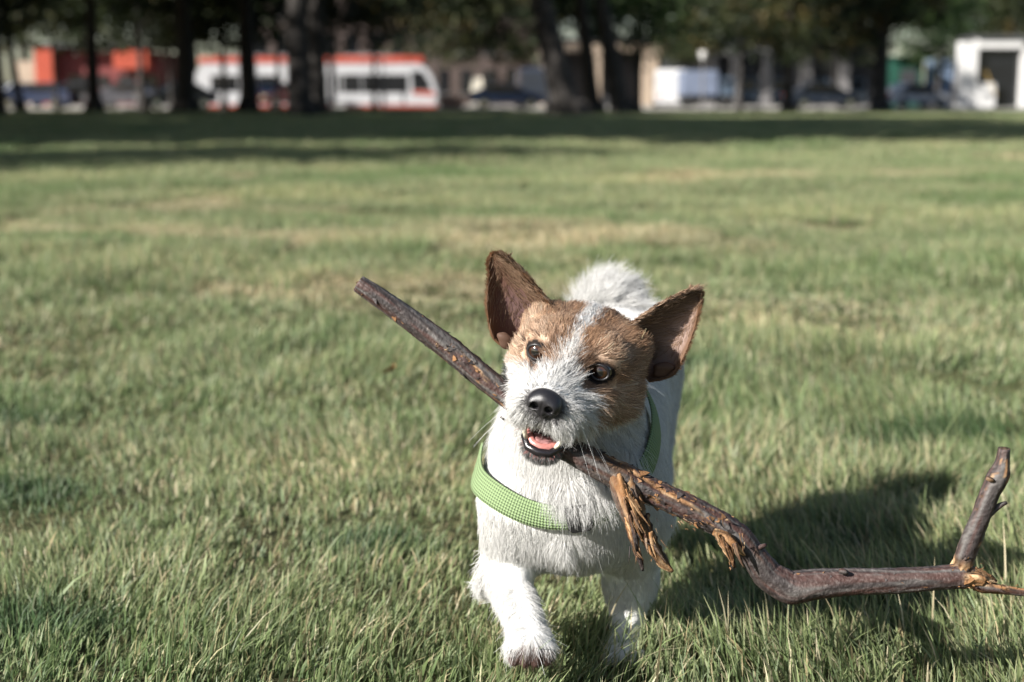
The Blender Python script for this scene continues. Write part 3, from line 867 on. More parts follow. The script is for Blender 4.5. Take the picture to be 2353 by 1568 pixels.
print('mid', lawn_instances('mid_lawn', 4.1, 12, 0.42, 1900, 0.036, 0.0034, 5, 0.34, 0.85, 'sunlit lawn grass behind the dog'),
      'far', lawn_instances('far_lawn', 11.8, 58, 1.0, 1700, 0.045, 0.009, 4, 0.85, 0.8, 'shaded park grass under the trees'))
# ================================================================== THE DOG
# ---- signed distance fields and a mesher
def sd_ell(p, c, r, M=None):
    q = p - c
    if M is not None: q = q @ M          # columns of M = local axes in world
    r = np.asarray(r, np.float32)
    k0 = np.linalg.norm(q / r, axis=1)
    k1 = np.linalg.norm(q / (r * r), axis=1)
    return k0 * (k0 - 1.0) / np.maximum(k1, 1e-9)

def sd_cone(p, a, b, ra, rb):
    a = np.asarray(a, np.float32); b = np.asarray(b, np.float32)
    ba = b - a
    t = np.clip((p - a) @ ba / float(ba @ ba), 0, 1)
    return np.linalg.norm(p - a - t[:, None] * ba, axis=1) - (ra + (rb - ra) * t)

def smin(a, b, k):
    h = np.maximum(k - np.abs(a - b), 0) / k
    return np.minimum(a, b) - h * h * k * 0.25

def smax(a, b, k):
    return -smin(-a, -b, k)

def grid_mesh(fn, lo, hi, h, cf=4):
    """surface nets on a narrow band of the field fn"""
    lo = np.asarray(lo, np.float32); hi = np.asarray(hi, np.float32)
    nc = np.ceil((hi - lo) / (h * cf)).astype(int)
    nf = nc * cf
    ax = [lo[i] + (np.arange(nc[i]) + 0.5) * h * cf - 0.5 * h for i in range(3)]
    pc = np.stack(np.meshgrid(*ax, indexing='ij'), -1).reshape(-1, 3).astype(np.float32)
    dc = fn(pc).astype(np.float32).reshape(nc)
    d = np.repeat(np.repeat(np.repeat(dc, cf, 0), cf, 1), cf, 2)
    idx = np.argwhere(np.abs(d) < h * cf * 1.6)
    d[tuple(idx.T)] = fn((lo + idx * h).astype(np.float32))
    s = d < 0
    c = np.zeros(tuple(n - 1 for n in nf), np.int8)
    for a in (0, 1):
        for b in (0, 1):
            for e in (0, 1):
                c += s[a:nf[0] - 1 + a, b:nf[1] - 1 + b, e:nf[2] - 1 + e]
    cells = np.argwhere((c > 0) & (c < 8))
    vid = np.full(c.shape, -1, np.int32)
    vid[tuple(cells.T)] = np.arange(len(cells))
    acc = np.zeros((len(cells), 3)); cnt = np.zeros(len(cells))
    corners = [(a, b, e) for a in (0, 1) for b in (0, 1) for e in (0, 1)]
    for i, A in enumerate(corners):
        for B in corners[i + 1:]:
            if sum(abs(x - y) for x, y in zip(A, B)) != 1: continue
            da = d[tuple((cells + A).T)]; db = d[tuple((cells + B).T)]
            m = (da < 0) != (db < 0)
            t = np.where(m, da / np.where(m, da - db, 1), 0)[:, None]
            acc += m[:, None] * (np.array(A) * (1 - t) + np.array(B) * t)
            cnt += m
    v = lo + (cells + acc / cnt[:, None]) * h
    faces = []
    for k in range(3):
        o1, o2 = [(1, 2), (2, 0), (0, 1)][k]
        sl0 = [slice(None)] * 3; sl1 = [slice(None)] * 3
        sl0[k] = slice(0, -1); sl1[k] = slice(1, None)
        ch = np.argwhere(s[tuple(sl0)] != s[tuple(sl1)])
        ch = ch[(ch[:, o1] > 0) & (ch[:, o2] > 0) & (ch[:, o1] < nf[o1] - 1) & (ch[:, o2] < nf[o2] - 1)]
        e1 = np.eye(3, dtype=int)[o1]; e2 = np.eye(3, dtype=int)[o2]
        q = np.stack([vid[tuple((ch - e1 - e2).T)], vid[tuple((ch - e2).T)], vid[tuple(ch.T)], vid[tuple((ch - e1).T)]], 1)
        ins = s[tuple(ch.T)]
        q[~ins] = q[~ins][:, ::-1]
        faces.append(q)
    f = np.concatenate(faces)
    return v.astype(np.float32), f[(f >= 0).all(1)]

# ---- head frame: r = towards the right of the picture, u = up, f = out of the face (centimetres)
yaw, pit, rol = R(17), R(-4), R(15)
F_ = Vector((-math.sin(yaw), -math.cos(yaw), 0)); R_ = Vector((math.cos(yaw), -math.sin(yaw), 0)); U_ = Vector((0, 0, 1))
F_, U_ = F_ * math.cos(pit) + U_ * math.sin(pit), U_ * math.cos(pit) - F_ * math.sin(pit)
R_, U_ = R_ * math.cos(rol) - U_ * math.sin(rol), U_ * math.cos(rol) + R_ * math.sin(rol)
HB = np.array([R_, U_, F_], np.float32)           # rows: axes
HO = at(1306, 832, 1.14).astype(np.float32)       # midpoint between the eyes
def H(r, u, f):
    return (HO + (np.array([r, u, f], np.float32) * 0.01) @ HB).astype(np.float32)
def to_head(p):
    return ((p - HO) @ HB.T) * 100.0

def head_sdf(q):
    """q in head centimetres"""
    A = lambda *x: np.array(x, np.float32)
    d = sd_ell(q, A(0, 0.1, -4.6), (4.85, 2.75, 5.0))
    for s in (-1, 1):
        d = smin(d, sd_ell(q, A(s * 2.35, 0.7, -1.7), (1.7, 1.45, 1.6)), 1.6)
        d = smin(d, sd_ell(q, A(s * 3.5, -2.6, -4.2), (2.1, 2.7, 3.2)), 1.8)
    d = smin(d, sd_cone(q, A(0, -1.0, -1.2), A(0, -2.0, 4.2), 2.2, 1.3), 1.4)
    for s in (-1, 1):
        d = smin(d, sd_cone(q, A(s * 1.9, -2.6, -0.8), A(s * 1.25, -2.95, 3.7), 2.15, 1.5), 1.2)
        d = smin(d, sd_ell(q, A(s * 3.6, 1.2, -5.2), (1.4, 1.4, 1.9)), 1.6)
        d = smax(d, -sd_ell(q, A(s * 2.72, 0.0, 0.45), (0.92, 0.72, 0.9)), 0.4)
    jaw = sd_cone(q, A(0, -5.4, -3.5), A(0, -7.4, 1.9), 2.0, 0.9)
    for s in (-1, 1):
        jaw = smin(jaw, sd_cone(q, A(s * 1.6, -5.0, -2.5), A(s * 0.75, -7.2, 2.2), 1.2, 0.75), 0.8)
    cav = sd_ell(q, A(0, -5.35, 1.4), (2.0, 1.35, 4.2), np.array([[1, 0, 0], [0, 0.955, 0.295], [0, -0.295, 0.955]], np.float32).T)
    d = smin(d, jaw, 0.5)
    d = smax(d, -cav, 0.35)
    return d

CHEST = at(1316, 1108, 1.275); RUMP = np.array([0.112, 1.545, 0.224])
def body_sdf(p):
    V = lambda *x: np.array(x, np.float32)
    # trunk: deep chest narrowing to the loin
    d = sd_cone(p, CHEST, CHEST * 0.5 + RUMP * 0.5 + V(0, 0, 0.012), 0.072, 0.062)
    d = smin(d, sd_cone(p, CHEST * 0.5 + RUMP * 0.5 + V(0, 0, 0.012), RUMP, 0.061, 0.060), 0.05)
    d = smin(d, sd_ell(p, at(1322, 1150, 1.30), (0.054, 0.085, 0.050)), 0.05)          # brisket
    d = smin(d, sd_ell(p, at(1330, 960, 1.33), (0.062, 0.085, 0.05)), 0.05)            # withers
    # neck
    d = smin(d, sd_cone(p, H(0, -1.6, -6.5), at(1325, 1075, 1.26), 0.044, 0.068), 0.04)
    # near front leg lifted forward (left of the picture)
    sh, el, wr, pa = at(1186, 1160, 1.240), at(1160, 1315, 1.258), at(1206, 1432, 1.185), at(1218, 1478, 1.165)
    d = smin(d, sd_cone(p, sh, el, 0.032, 0.0215), 0.026)
    d = smin(d, sd_cone(p, el, wr, 0.0205, 0.0155), 0.015)
    d = smin(d, sd_ell(p, pa, (0.019, 0.021, 0.016)), 0.012)
    for k in (-1.5, -0.5, 0.5, 1.5):
        d = smin(d, sd_ell(p, pa + V(k * 0.0092, -0.015 + abs(k) * 0.003, -0.002), (0.0062, 0.010, 0.0085)), 0.005)
    # other front leg, on the ground
    sh, el, wr, pa = at(1458, 1180, 1.275), at(1448, 1325, 1.315), at(1440, 1440, 1.305), at(1432, 1492, 1.272)
    d = smin(d, sd_cone(p, sh, el, 0.034, 0.0235), 0.028)
    d = smin(d, sd_cone(p, el, wr, 0.0225, 0.0165), 0.018)
    d = smin(d, sd_ell(p, pa, (0.0195, 0.026, 0.014)), 0.014)
    for k in (-1.5, -0.5, 0.5, 1.5):
        d = smin(d, sd_ell(p, pa + V(k * 0.0092, -0.019 + abs(k) * 0.003, -0.002), (0.0062, 0.011, 0.0085)), 0.005)
    # hind legs
    for sx, dy in ((-0.050, 0.03), (0.030, -0.02)):
        hip = V(RUMP[0] + sx * 0.95, RUMP[1] + dy * 0.4, 0.212)
        kn = V(RUMP[0] + sx - 0.004, 1.475 + dy, 0.125)
        hk = V(RUMP[0] + sx - 0.010, 1.565 + dy, 0.075)
        ft = V(RUMP[0] + sx - 0.014, 1.525 + dy, 0.016)
        d = smin(d, sd_cone(p, hip, kn, 0.044, 0.026), 0.03)
        d = smin(d, sd_cone(p, kn, hk, 0.025, 0.016), 0.015)
        d = smin(d, sd_cone(p, hk, ft, 0.015, 0.014), 0.012)
        d = smin(d, sd_ell(p, ft + V(0, -0.02, -0.002), (0.018, 0.028, 0.013)), 0.012)
    # hip standing out and the short tail
    d = smin(d, sd_ell(p, V(0.148, 1.53, 0.252), (0.030, 0.05, 0.030)), 0.03)
    d = smin(d, sd_cone(p, V(0.112, 1.575, 0.258), V(0.110, 1.60, 0.283), 0.029, 0.027), 0.02)
    return d

def dog_sdf(p):
    q = to_head(p)
    db = body_sdf(p)
    far = np.linalg.norm(q - np.array([0, -1.5, -1], np.float32), axis=1) > 16
    dh = np.full(len(p), 1.0, np.float32)
    dh[~far] = head_sdf(q[~far]) * 0.01
    dh[far] = (np.linalg.norm(q[far] - np.array([0, -1.5, -1], np.float32), axis=1) - 8) * 0.01
    return smin(db, dh, 0.006 + 0.018 * smooth01(-3.5, -8.0, q[:, 2]).astype(np.float32))

import time as _t
_t0 = _t.time()
DV, DF = grid_mesh(dog_sdf, (-0.10, 0.99, -0.012), (0.25, 1.70, 0.42), 0.002)
# a little smoothing keeps the surface organic
def grad(fn, p, e=0.0012):
    g = np.stack([fn(p + np.eye(3, dtype=np.float32)[i] * e) - fn(p - np.eye(3, dtype=np.float32)[i] * e) for i in range(3)], 1)
    return g / np.maximum(np.linalg.norm(g, axis=1, keepdims=True), 1e-9)
DN = grad(dog_sdf, DV)
print('dog mesh', len(DV), len(DF), round(_t.time() - _t0, 1))

# ---- coat: colour, length and lie of the hair as functions of the place on the dog
WHITE = np.array([0.69, 0.686, 0.67]); TAN = np.array([0.36, 0.225, 0.135]); DARK = np.array([0.15, 0.088, 0.055]); PALE = np.array([0.56, 0.44, 0.34])
PINK = np.array([0.46, 0.20, 0.18]); BLACK = np.array([0.012, 0.011, 0.012])

def coat(p):
    """(colour, hairless mask) at world points"""
    q = to_head(p)
    r, u, f = q.T
    n1 = fbm(q[:, 0] * 0.9 + 31, q[:, 1] * 0.9 + q[:, 2] * 0.7, 3)
    n2 = fbm(q[:, 0] * 2.2 + 11, q[:, 1] * 2.2 + q[:, 2] * 1.9, 8)
    jit = (n1 - 0.5) * 1.1
    head = (f > -10.5) & (np.abs(r) < 8) & (u > -6.5) & (np.linalg.norm(q - [0, -0.5, -4], axis=1) < 9.5)
    # white: muzzle, blaze, throat and neck
    wb = 0.30 + 0.40 * smooth01(-1.2, -4.5, f)
    blaze = smooth01(wb + 0.30, wb - 0.10, np.abs(r + 0.05 - 0.03 * f + jit * 0.35))
    ml = smooth01(0.35, -0.35, u - (0.1 + 0.5 * r) + jit * 0.6)                         # near side: white below the eye
    mr_ = smooth01(0.35, -0.35, r - (0.65 + 0.80 * np.maximum(-u, 0)) + jit * 0.5) * smooth01(0.5, -0.2, u) * smooth01(-0.9, 0.1, f)
    muz = np.where(r < 0, ml, np.maximum(mr_, smooth01(3.2, 3.8, f)))
    muz = np.maximum(muz, smooth01(2.0, 2.6, f))
    thr = smooth01(-4.2, -5.0, u + jit * 0.5 + np.where(r > 0, -0.35, 0.9))
    thr = np.maximum(thr, smooth01(-8.2, -9.4, f + jit))
    w = np.maximum(np.maximum(blaze, muz), thr)
    w = np.where(head, w, 1.0)
    # tan shades: dark over the brow and along the eyes, pale above the eye and on the near cheek
    t = TAN[None] * (0.82 + 0.5 * n2[:, None])
    pale = smooth01(0.4, 0.75, n1) * 0.45
    pale = pale + 0.55 * np.exp(-(((r + 3.3) / 1.5) ** 2 + ((u - 1.5) / 0.9) ** 2)) + 0.65 * np.exp(-(((r + 4.8) / 1.7) ** 2 + ((u + 1.6) / 1.9) ** 2))
    pale = pale + 0.55 * np.exp(-(((r - 4.3) / 1.6) ** 2 + ((u + 2.6) / 1.5) ** 2)) + 0.30 * np.exp(-(((r - 3.2) / 1.2) ** 2 + ((u - 1.4) / 0.7) ** 2))
    pale = np.clip(pale, 0, 1)[:, None]
    t = t * (1 - pale) + PALE * pale
    dk = 0.85 * np.exp(-((np.abs(r) - 1.15) / 0.62) ** 2 - ((u - 0.6) / 1.0) ** 2) + 0.6 * smooth01(0.56, 0.8, n2) + 0.35 * smooth01(2.0, 3.6, u)
    for s in (-1, 1):
        e = np.sqrt(((r - s * 2.72) / 1.1) ** 2 + ((u - 0.0) / 1.0) ** 2)
        dk = dk + 1.0 * smooth01(1.45, 0.9, e) * (f > -3)
    dk = np.clip(dk, 0, 0.9)[:, None]
    t = t * (1 - dk) + DARK * dk
    col = t * (1 - w[:, None]) + WHITE * (0.965 + 0.07 * n2[:, None]) * w[:, None]
    # grey roots around the nose, dark lips
    nose = np.linalg.norm((q - [0, -2.3, 5.2]) / [1.9, 1.4, 1.6], axis=1)
    g = smooth01(1.12, 0.8, nose)[:, None] * 0.95
    col = col * (1 - g) + np.array([0.05, 0.047, 0.05]) * g
    chin = smooth01(0.4, 1.6, f) * smooth01(-6.2, -6.7, u) * smooth01(-8.7, -7.8, u)
    col = col * (1 - 0.8 * chin[:, None]) + np.array([0.05, 0.046, 0.046]) * 0.8 * chin[:, None]
    pw = np.linalg.norm((p - (at(1218, 1478, 1.165) + np.array([0.003, -0.019, -0.007]))) / [0.022, 0.018, 0.014], axis=1)
    sp = smooth01(1.15, 0.75, pw + 0.5 * (n2 - 0.5))[:, None]
    col = col * (1 - sp) + np.array([0.10, 0.058, 0.045]) * sp            # earth on the lifted paw
    cav = np.linalg.norm(((q - [0, -5.35, 1.4]) @ np.array([[1, 0, 0], [0, 0.955, 0.295], [0, -0.295, 0.955]]).T) / [2.2, 1.5, 4.5], axis=1)
    inm = cav < 1.0
    col[inm] = PINK * (0.75 + 0.5 * n2[inm][:, None])
    bald = inm | (np.linalg.norm((q - [0, -2.05, 5.1]) / [1.35, 1.0, 1.2], axis=1) < 1.0)
    for s in (-1, 1):
        e = np.linalg.norm((q - [s * 2.72, 0.0, -0.1]) / [0.98, 0.74, 1.5], axis=1)
        bald |= e < 1.0
        col[e < 1.28] = np.array([0.016, 0.013, 0.012])
    return col, bald
# ---- build the dog
dog = empty('dog', (0.09, 1.36, 0.0))
tag(dog, 'small white terrier with a tan and white face trotting with a stick in its mouth', 'dog')

def mat_skin(name, rough=0.85):
    return mat_attr(name, 'coat', rough=rough, spec=0.15, bump=0.25, scale=420.0)

def mat_hair(name, rough=0.55, transl=0.35, spec=0.35):
    m, nt, b, out = mat_new(name)
    L = nt.links.new
    a = nt.nodes.new('ShaderNodeAttribute'); a.attribute_name = 'coat'
    hi = nt.nodes.new('ShaderNodeHairInfo')
    # each hair a little lighter or darker, tips paler
    hv = nt.nodes.new('ShaderNodeHueSaturation')
    mr = nt.nodes.new('ShaderNodeMapRange'); mr.inputs['To Min'].default_value = 0.82; mr.inputs['To Max'].default_value = 1.12
    L(hi.outputs['Random'], mr.inputs[0]); L(mr.outputs[0], hv.inputs['Value']); L(a.outputs['Color'], hv.inputs['Color'])
    L(hv.outputs[0], b.inputs['Base Color'])
    b.inputs['Roughness'].default_value = rough
    b.inputs['Specular IOR Level'].default_value = spec
    t = nt.nodes.new('ShaderNodeBsdfTranslucent'); L(hv.outputs[0], t.inputs['Color'])
    mx = nt.nodes.new('ShaderNodeMixShader'); mx.inputs[0].default_value = transl
    L(b.outputs[0], mx.inputs[1]); L(t.outputs[0], mx.inputs[2]); L(mx.outputs[0], out.inputs[0])
    return m

M_skin = mat_skin('dog_skin'); M_hair = mat_hair('dog_hair')

def sample_tris(v, f, dens, rg):
    """area weighted points: dens(face centres) = hairs per square metre"""
    tri = np.concatenate([f[:, [0, 1, 2]], f[:, [0, 2, 3]]]) if f.shape[1] == 4 else f
    a, b, c = v[tri[:, 0]], v[tri[:, 1]], v[tri[:, 2]]
    ar = 0.5 * np.linalg.norm(np.cross(b - a, c - a), axis=1)
    w = ar * dens((a + b + c) / 3)
    n = rg.poisson(w)
    ti = np.repeat(np.arange(len(tri)), n)
    r1 = np.sqrt(rg.random(len(ti))); r2 = rg.random(len(ti))
    ba = np.stack([1 - r1, r1 * (1 - r2), r1 * r2], 1).astype(np.float32)
    return tri[ti], ba

def hair_object(name, pos, col, rad, m, parent):
    """pos (n,k,3) strand points; col (n,3); rad (n,k)"""
    n, k, _ = pos.shape
    cu = bpy.data.hair_curves.new(name)
    cu.add_curves([k] * n)
    cu.attributes['position'].data.foreach_set('vector', np.ascontiguousarray(pos, np.float32).ravel())
    ra = cu.attributes.get('radius') or cu.attributes.new('radius', 'FLOAT', 'POINT')
    ra.data.foreach_set('value', np.ascontiguousarray(rad, np.float32).ravel())
    ca = cu.attributes.new('coat', 'FLOAT_COLOR', 'CURVE')
    c4 = np.ones((n, 4), np.float32); c4[:, :3] = col
    ca.data.foreach_set('color', c4.ravel())
    cu.materials.append(m)
    o = bpy.data.objects.new(name, cu)
    return link(o, parent)

def grow(root, nrm, flow, length, lift, rg, droop=0.0, k=5, wav=0.12, r0=0.00026, clump=0.3):
    """strands that start along flow+normal, bend towards the flow, and droop"""
    n = len(root)
    fl = flow - nrm * (flow * nrm).sum(1, keepdims=True)
    fl /= np.maximum(np.linalg.norm(fl, axis=1, keepdims=True), 1e-6)
    sd = np.cross(nrm, fl)
    cx, cy = root[:, 0] * 130 + root[:, 2] * 60, root[:, 2] * 130 + root[:, 1] * 90
    a = (vnoise(cx, cy, 5) - 0.5) * 2.6 * clump + (vnoise(cx * 3, cy * 3, 9) - 0.5) * 1.6 * clump + rg.normal(0, wav, n)
    lf = np.clip(lift * (1 + (vnoise(cx * 1.4, cy * 1.4, 15) - 0.5) * 1.2 * clump + rg.normal(0, 0.18, n)), 0.05, 1.5)
    d = (fl * np.cos(a)[:, None] + sd * np.sin(a)[:, None])
    L = length * np.clip(1 + rg.normal(0, 0.22, n), 0.4, 1.8)
    pos = np.zeros((n, k, 3), np.float32)
    p = root - nrm * 0.0008
    pos[:, 0] = p
    for i in range(1, k):
        t = (i - 0.5) / (k - 1)
        dr = d * np.cos(lf * (1 - 0.55 * t))[:, None] + nrm * np.sin(lf * (1 - 0.55 * t))[:, None]
        dr = dr + np.array([0, 0, -1]) * (droop * t)[:, None]
        dr = dr + sd * (rg.normal(0, 0.10, n))[:, None]
        dr /= np.linalg.norm(dr, axis=1, keepdims=True)
        p = p + dr * (L / (k - 1))[:, None]
        pos[:, i] = p
    taper = np.linspace(1, 0.25, k) ** 0.8
    rad = r0 * taper[None] * np.clip(1 + rg.normal(0, 0.2, n), 0.5, 1.6)[:, None]
    return pos, rad

vcol, vbald = coat(DV)
body_me = np_mesh('body', DV, DF, attrs={'coat': vcol})
body = add_mesh('body', body_me, M_skin, dog)

# ---- harness strap path found on the body (walked through the picture's own curve onto the coat)
def march(px, py):
    o = np.array([0, 0, CAM_H], np.float32)
    d = at(px, py, 1.0) - o; d /= np.linalg.norm(d)
    t = 0.9
    for _ in range(80):
        s = float(dog_sdf((o + d * t)[None].astype(np.float32).repeat(2, 0))[0])
        if s < 0.0004: return (o + d * t)
        t += max(s * 0.8, 0.0004)
        if t > 2.2: return None
    return o + d * t

def snap(p, off):
    p = np.array(p, np.float32)[None].repeat(2, 0)
    for _ in range(8):
        g = grad(dog_sdf, p)
        p = p - g * (dog_sdf(p) - off)[:, None]
    return p[0], grad(dog_sdf, p)[0]

def strap_curve(keys, n=60):
    keys = np.array(keys)
    s = np.concatenate([[0], np.cumsum(np.linalg.norm(np.diff(keys, axis=0), axis=1))]); s /= s[-1]
    q = np.linspace(0, 1, n)
    p = np.stack([np.interp(q, s, keys[:, i]) for i in range(3)], 1)
    for _ in range(6):
        p[1:-1] = 0.25 * p[:-2] + 0.5 * p[1:-1] + 0.25 * p[2:]
    return p

def strap_mesh(name, path, width, m, parent, off=0.006, thick=0.0035, upv=None):
    P, N = [], []
    for p in path:
        a, g = snap(p, off); P.append(a); N.append(g)
    P = np.array(P); N = np.array(N)
    for _ in range(4):
        P[1:-1] = 0.25 * P[:-2] + 0.5 * P[1:-1] + 0.25 * P[2:]
        N[1:-1] = 0.25 * N[:-2] + 0.5 * N[1:-1] + 0.25 * N[2:]
    T = np.gradient(P, axis=0); T /= np.linalg.norm(T, axis=1, keepdims=True)
    W = np.cross(T, N); W /= np.linalg.norm(W, axis=1, keepdims=True)
    prof = [(-0.5, -0.3), (-0.46, 0.55), (-0.25, 0.95), (0, 1.05), (0.25, 0.95), (0.46, 0.55), (0.5, -0.3), (0.25, -0.3), (-0.25, -0.3)]
    n, k = len(P), len(prof)
    V = np.array([[P[i] + W[i] * a * width + N[i] * b * thick for a, b in prof] for i in range(n)]).reshape(-1, 3)
    # keep the band lying on the coat across its width
    F = [[i * k + j, (i + 1) * k + j, (i + 1) * k + (j + 1) % k, i * k + (j + 1) % k] for i in range(n - 1) for j in range(k)]
    arc = np.concatenate([[0], np.cumsum(np.linalg.norm(np.diff(P, axis=0), axis=1))])
    uv = np.array([[arc[i], a * width] for i in range(n) for a, b in prof])
    me = np_mesh(name, V, np.array(F), uv=uv)
    o = add_mesh(name, me, m, parent)
    return o, P, N

def mat_knit():
    m, nt, b, out = mat_new('green_mesh_webbing')
    L = nt.links.new
    uv = nt.nodes.new('ShaderNodeUVMap')
    sep = nt.nodes.new('ShaderNodeSeparateXYZ'); L(uv.outputs[0], sep.inputs[0])
    def mth(op, a, bval=None, b2=None):
        n = nt.nodes.new('ShaderNodeMath'); n.operation = op
        if hasattr(a, 'links') or hasattr(a, 'is_linked'): L(a, n.inputs[0])
        else: n.inputs[0].default_value = a
        if b2 is not None: L(b2, n.inputs[1])
        elif bval is not None: n.inputs[1].default_value = bval
        return n.outputs[0]
    k = 2 * math.pi / 0.0052
    s1 = mth('SINE', mth('MULTIPLY', mth('ADD', sep.outputs[0], b2=sep.outputs[1]), k))
    s2 = mth('SINE', mth('MULTIPLY', mth('SUBTRACT', sep.outputs[0], b2=sep.outputs[1]), k))
    h = mth('MULTIPLY', s1, b2=s2)
    r = nt.nodes.new('ShaderNodeValToRGB')
    r.color_ramp.elements[0].position = 0.12; r.color_ramp.elements[0].color = (0.055, 0.085, 0.038, 1)
    r.color_ramp.elements[1].position = 0.55; r.color_ramp.elements[1].color = (0.205, 0.285, 0.135, 1)
    hh = mth('MULTIPLY_ADD', h, 0.5); hh.node.inputs[2].default_value = 0.5
    L(hh, r.inputs[0]); L(r.outputs[0], b.inputs['Base Color'])
    b.inputs['Roughness'].default_value = 0.85
    bp = nt.nodes.new('ShaderNodeBump'); bp.inputs['Strength'].default_value = 0.8; bp.inputs['Distance'].default_value = 0.0012
    L(hh, bp.inputs['Height']); L(bp.outputs[0], b.inputs['Normal'])
    return m
M_knit = mat_knit()
keys = []
for px, py in [(1112, 1112), (1150, 1142), (1200, 1168), (1250, 1182), (1300, 1185), (1350, 1178), (1400, 1158), (1440, 1120), (1470, 1075), (1487, 1030), (1492, 985)]:
    h_ = march(px, py)
    if h_ is not None: keys.append(h_)
lead = [keys[0] + np.array([-0.012, 0.05, 0.018]), keys[0] + np.array([-0.004, 0.02, 0.006])]
tail_ = [keys[-1] + np.array([-0.006, 0.03, 0.03]), keys[-1] + np.array([-0.03, 0.06, 0.05])]
strap_path = strap_curve(lead + keys + tail_, 80)
strap, SP, SN = strap_mesh('harness_strap', strap_path, 0.0235, M_knit, dog, off=0.0065, thick=0.0024)
# belly girth seen between the front legs
gk = []
for px, py in [(1232, 1268), (1262, 1300), (1310, 1318), (1360, 1316)]:
    h_ = march(px, py)
    if h_ is not None: gk.append(h_ + np.array([0, 0.035, 0.0]))
gk = [np.array([CHEST[0] - 0.06, 1.385, 0.15]), np.array([CHEST[0] - 0.05, 1.385, 0.13]), np.array([CHEST[0] - 0.02, 1.385, 0.115]), np.array([CHEST[0] + 0.03, 1.385, 0.115]), np.array([CHEST[0] + 0.055, 1.385, 0.13])]
girth, GP, GN = strap_mesh('harness_strap', strap_curve(gk, 50), 0.022, M_knit, dog, off=0.006)
SPALL = np.concatenate([SP, GP])

# ---- coat of hair
def place(p):
    """hair length, lift, flow, droop at body points"""
    q = to_head(p); r, u, f = q.T
    n = len(p)
    hd = smooth01(-9.5, -6.5, f) * (np.linalg.norm(q - [0, -1, -3], axis=1) < 11) * (u > -8.6)
    # head
    fh = (q - np.array([0, -1.6, 5.6])); fh[:, 2] *= 0.9
    up = np.zeros_like(q); up[:, 1] = 1
    fq = fh / np.maximum(np.linalg.norm(fh, axis=1, keepdims=True), 1e-6)
    fq[:, 1] -= 0.35 * smooth01(-2.0, -4.0, u) + 0.9 * smooth01(-2.9, -3.8, u) * (f > -1)            # lips and cheeks hang
    fw_head = fq.astype(np.float32) @ HB
    dn = np.linalg.norm(q - [0, -2.2, 5.3], axis=1)
    mz = smooth01(0.0, 1.5, f)
    len_h = 0.0095 * (1 - mz) + mz * np.clip(0.003 + 0.0040 * (dn - 1.2), 0.0025, 0.0155)
    len_h = len_h + 0.004 * smooth01(-2.8, -3.6, u) * smooth01(-5.5, -4.8, u) * (f > 0) + 0.004 * smooth01(-1.5, -3.5, u) * smooth01(3.5, 0, f) + 0.003 * smooth01(4.0, 5.0, np.abs(r))
    len_h = np.where((f > 0.2) & (u < -6.0), 0.005, len_h)
    len_h = np.where((np.abs(np.abs(r) - 2.72) < 1.2) & (np.abs(u) < 1.15) & (f > -2), 0.0030, len_h)
    lift_h = 0.36 + 0.30 * mz
    # body
    x, y, z = p.T
    fb = np.zeros((n, 3), np.float32)
    back = smooth01(0.23, 0.29, z)
    fb[:, 1] = 0.25 + 0.9 * back; fb[:, 2] = -1.0 * (1 - 0.75 * back); fb[:, 0] = 0.1 * np.sign(x - CHEST[0])
    len_b = 0.0125 + 0.005 * smooth01(1.36, 1.28, y) * smooth01(0.165, 0.185, z)
    leg = smooth01(0.135, 0.10, z)
    len_b = len_b * (1 - leg) + 0.0095 * leg
    len_b = len_b * (1 - 0.5 * smooth01(0.05, 0.03, z))
    # chin shadow ruff
    tail = smooth01(1.545, 1.57, y) * smooth01(0.258, 0.275, z)
    len_b = len_b * (1 - tail) + 0.027 * tail
    ft = np.stack([(x - 0.112) * 12 + 0.35, -0.1 + 0 * x, 0.35 + (z - 0.29) * 8], 1)
    fb = fb * (1 - tail[:, None]) + ft * tail[:, None]
    lift_b = 0.20 + 0.62 * tail
    h_ = hd[:, None]
    flow = fw_head * h_ + fb * (1 - h_)
    return (len_h * hd + len_b * (1 - hd)), (lift_h * hd + lift_b * (1 - hd)), flow, 0.25 * (1 - hd) * (1 - tail) + 0.12 * hd, hd, tail

def dens(c):
    q = to_head(c)
    hd = (np.linalg.norm(q - [0, -1, -1], axis=1) < 9.5)
    o = np.array([0, 0, CAM_H])
    g = grad(dog_sdf, c.astype(np.float32))
    vis = ((o - c) * g).sum(1) / np.linalg.norm(o - c, axis=1)
    back = np.where(vis < -0.35, 0.3, 1.0)
    return np.where(hd, 1.7e6, np.where(c[:, 1] < 1.36, 1.35e6, 7.0e5)) * back

tri, ba = sample_tris(DV, DF, dens, rng)
root = (DV[tri] * ba[:, :, None]).sum(1).astype(np.float32)
nrm = (DN[tri] * ba[:, :, None]).sum(1); nrm /= np.linalg.norm(nrm, axis=1, keepdims=True)
hc, hb = coat(root)
hc = coat(root + rng.normal(0, 0.0016, root.shape).astype(np.float32))[0]          # hairs of both colours mingle at the edges
dstr = np.min(np.linalg.norm(root[:, None, :] - SPALL[None, ::3, :], axis=2), axis=1)
keep = (~hb) & ((dstr > 0.0125) | (rng.random(len(root)) < 0.05)) & (root[:, 2] > 0.004)
root, nrm, hc, dstr = root[keep], nrm[keep], hc[keep], dstr[keep]
ln, lf, fl, dr, hd, tl = place(root)
ln = ln * (1 + 0.9 * (rng.random(len(root)) < 0.02) * (hd < 0.5) * (tl < 0.5))
hv = np.where(hd > 0.3, rng.normal(0, 0.30, len(root)), rng.normal(0, 0.06, len(root)))
brownish = hc[:, 2] < 0.62
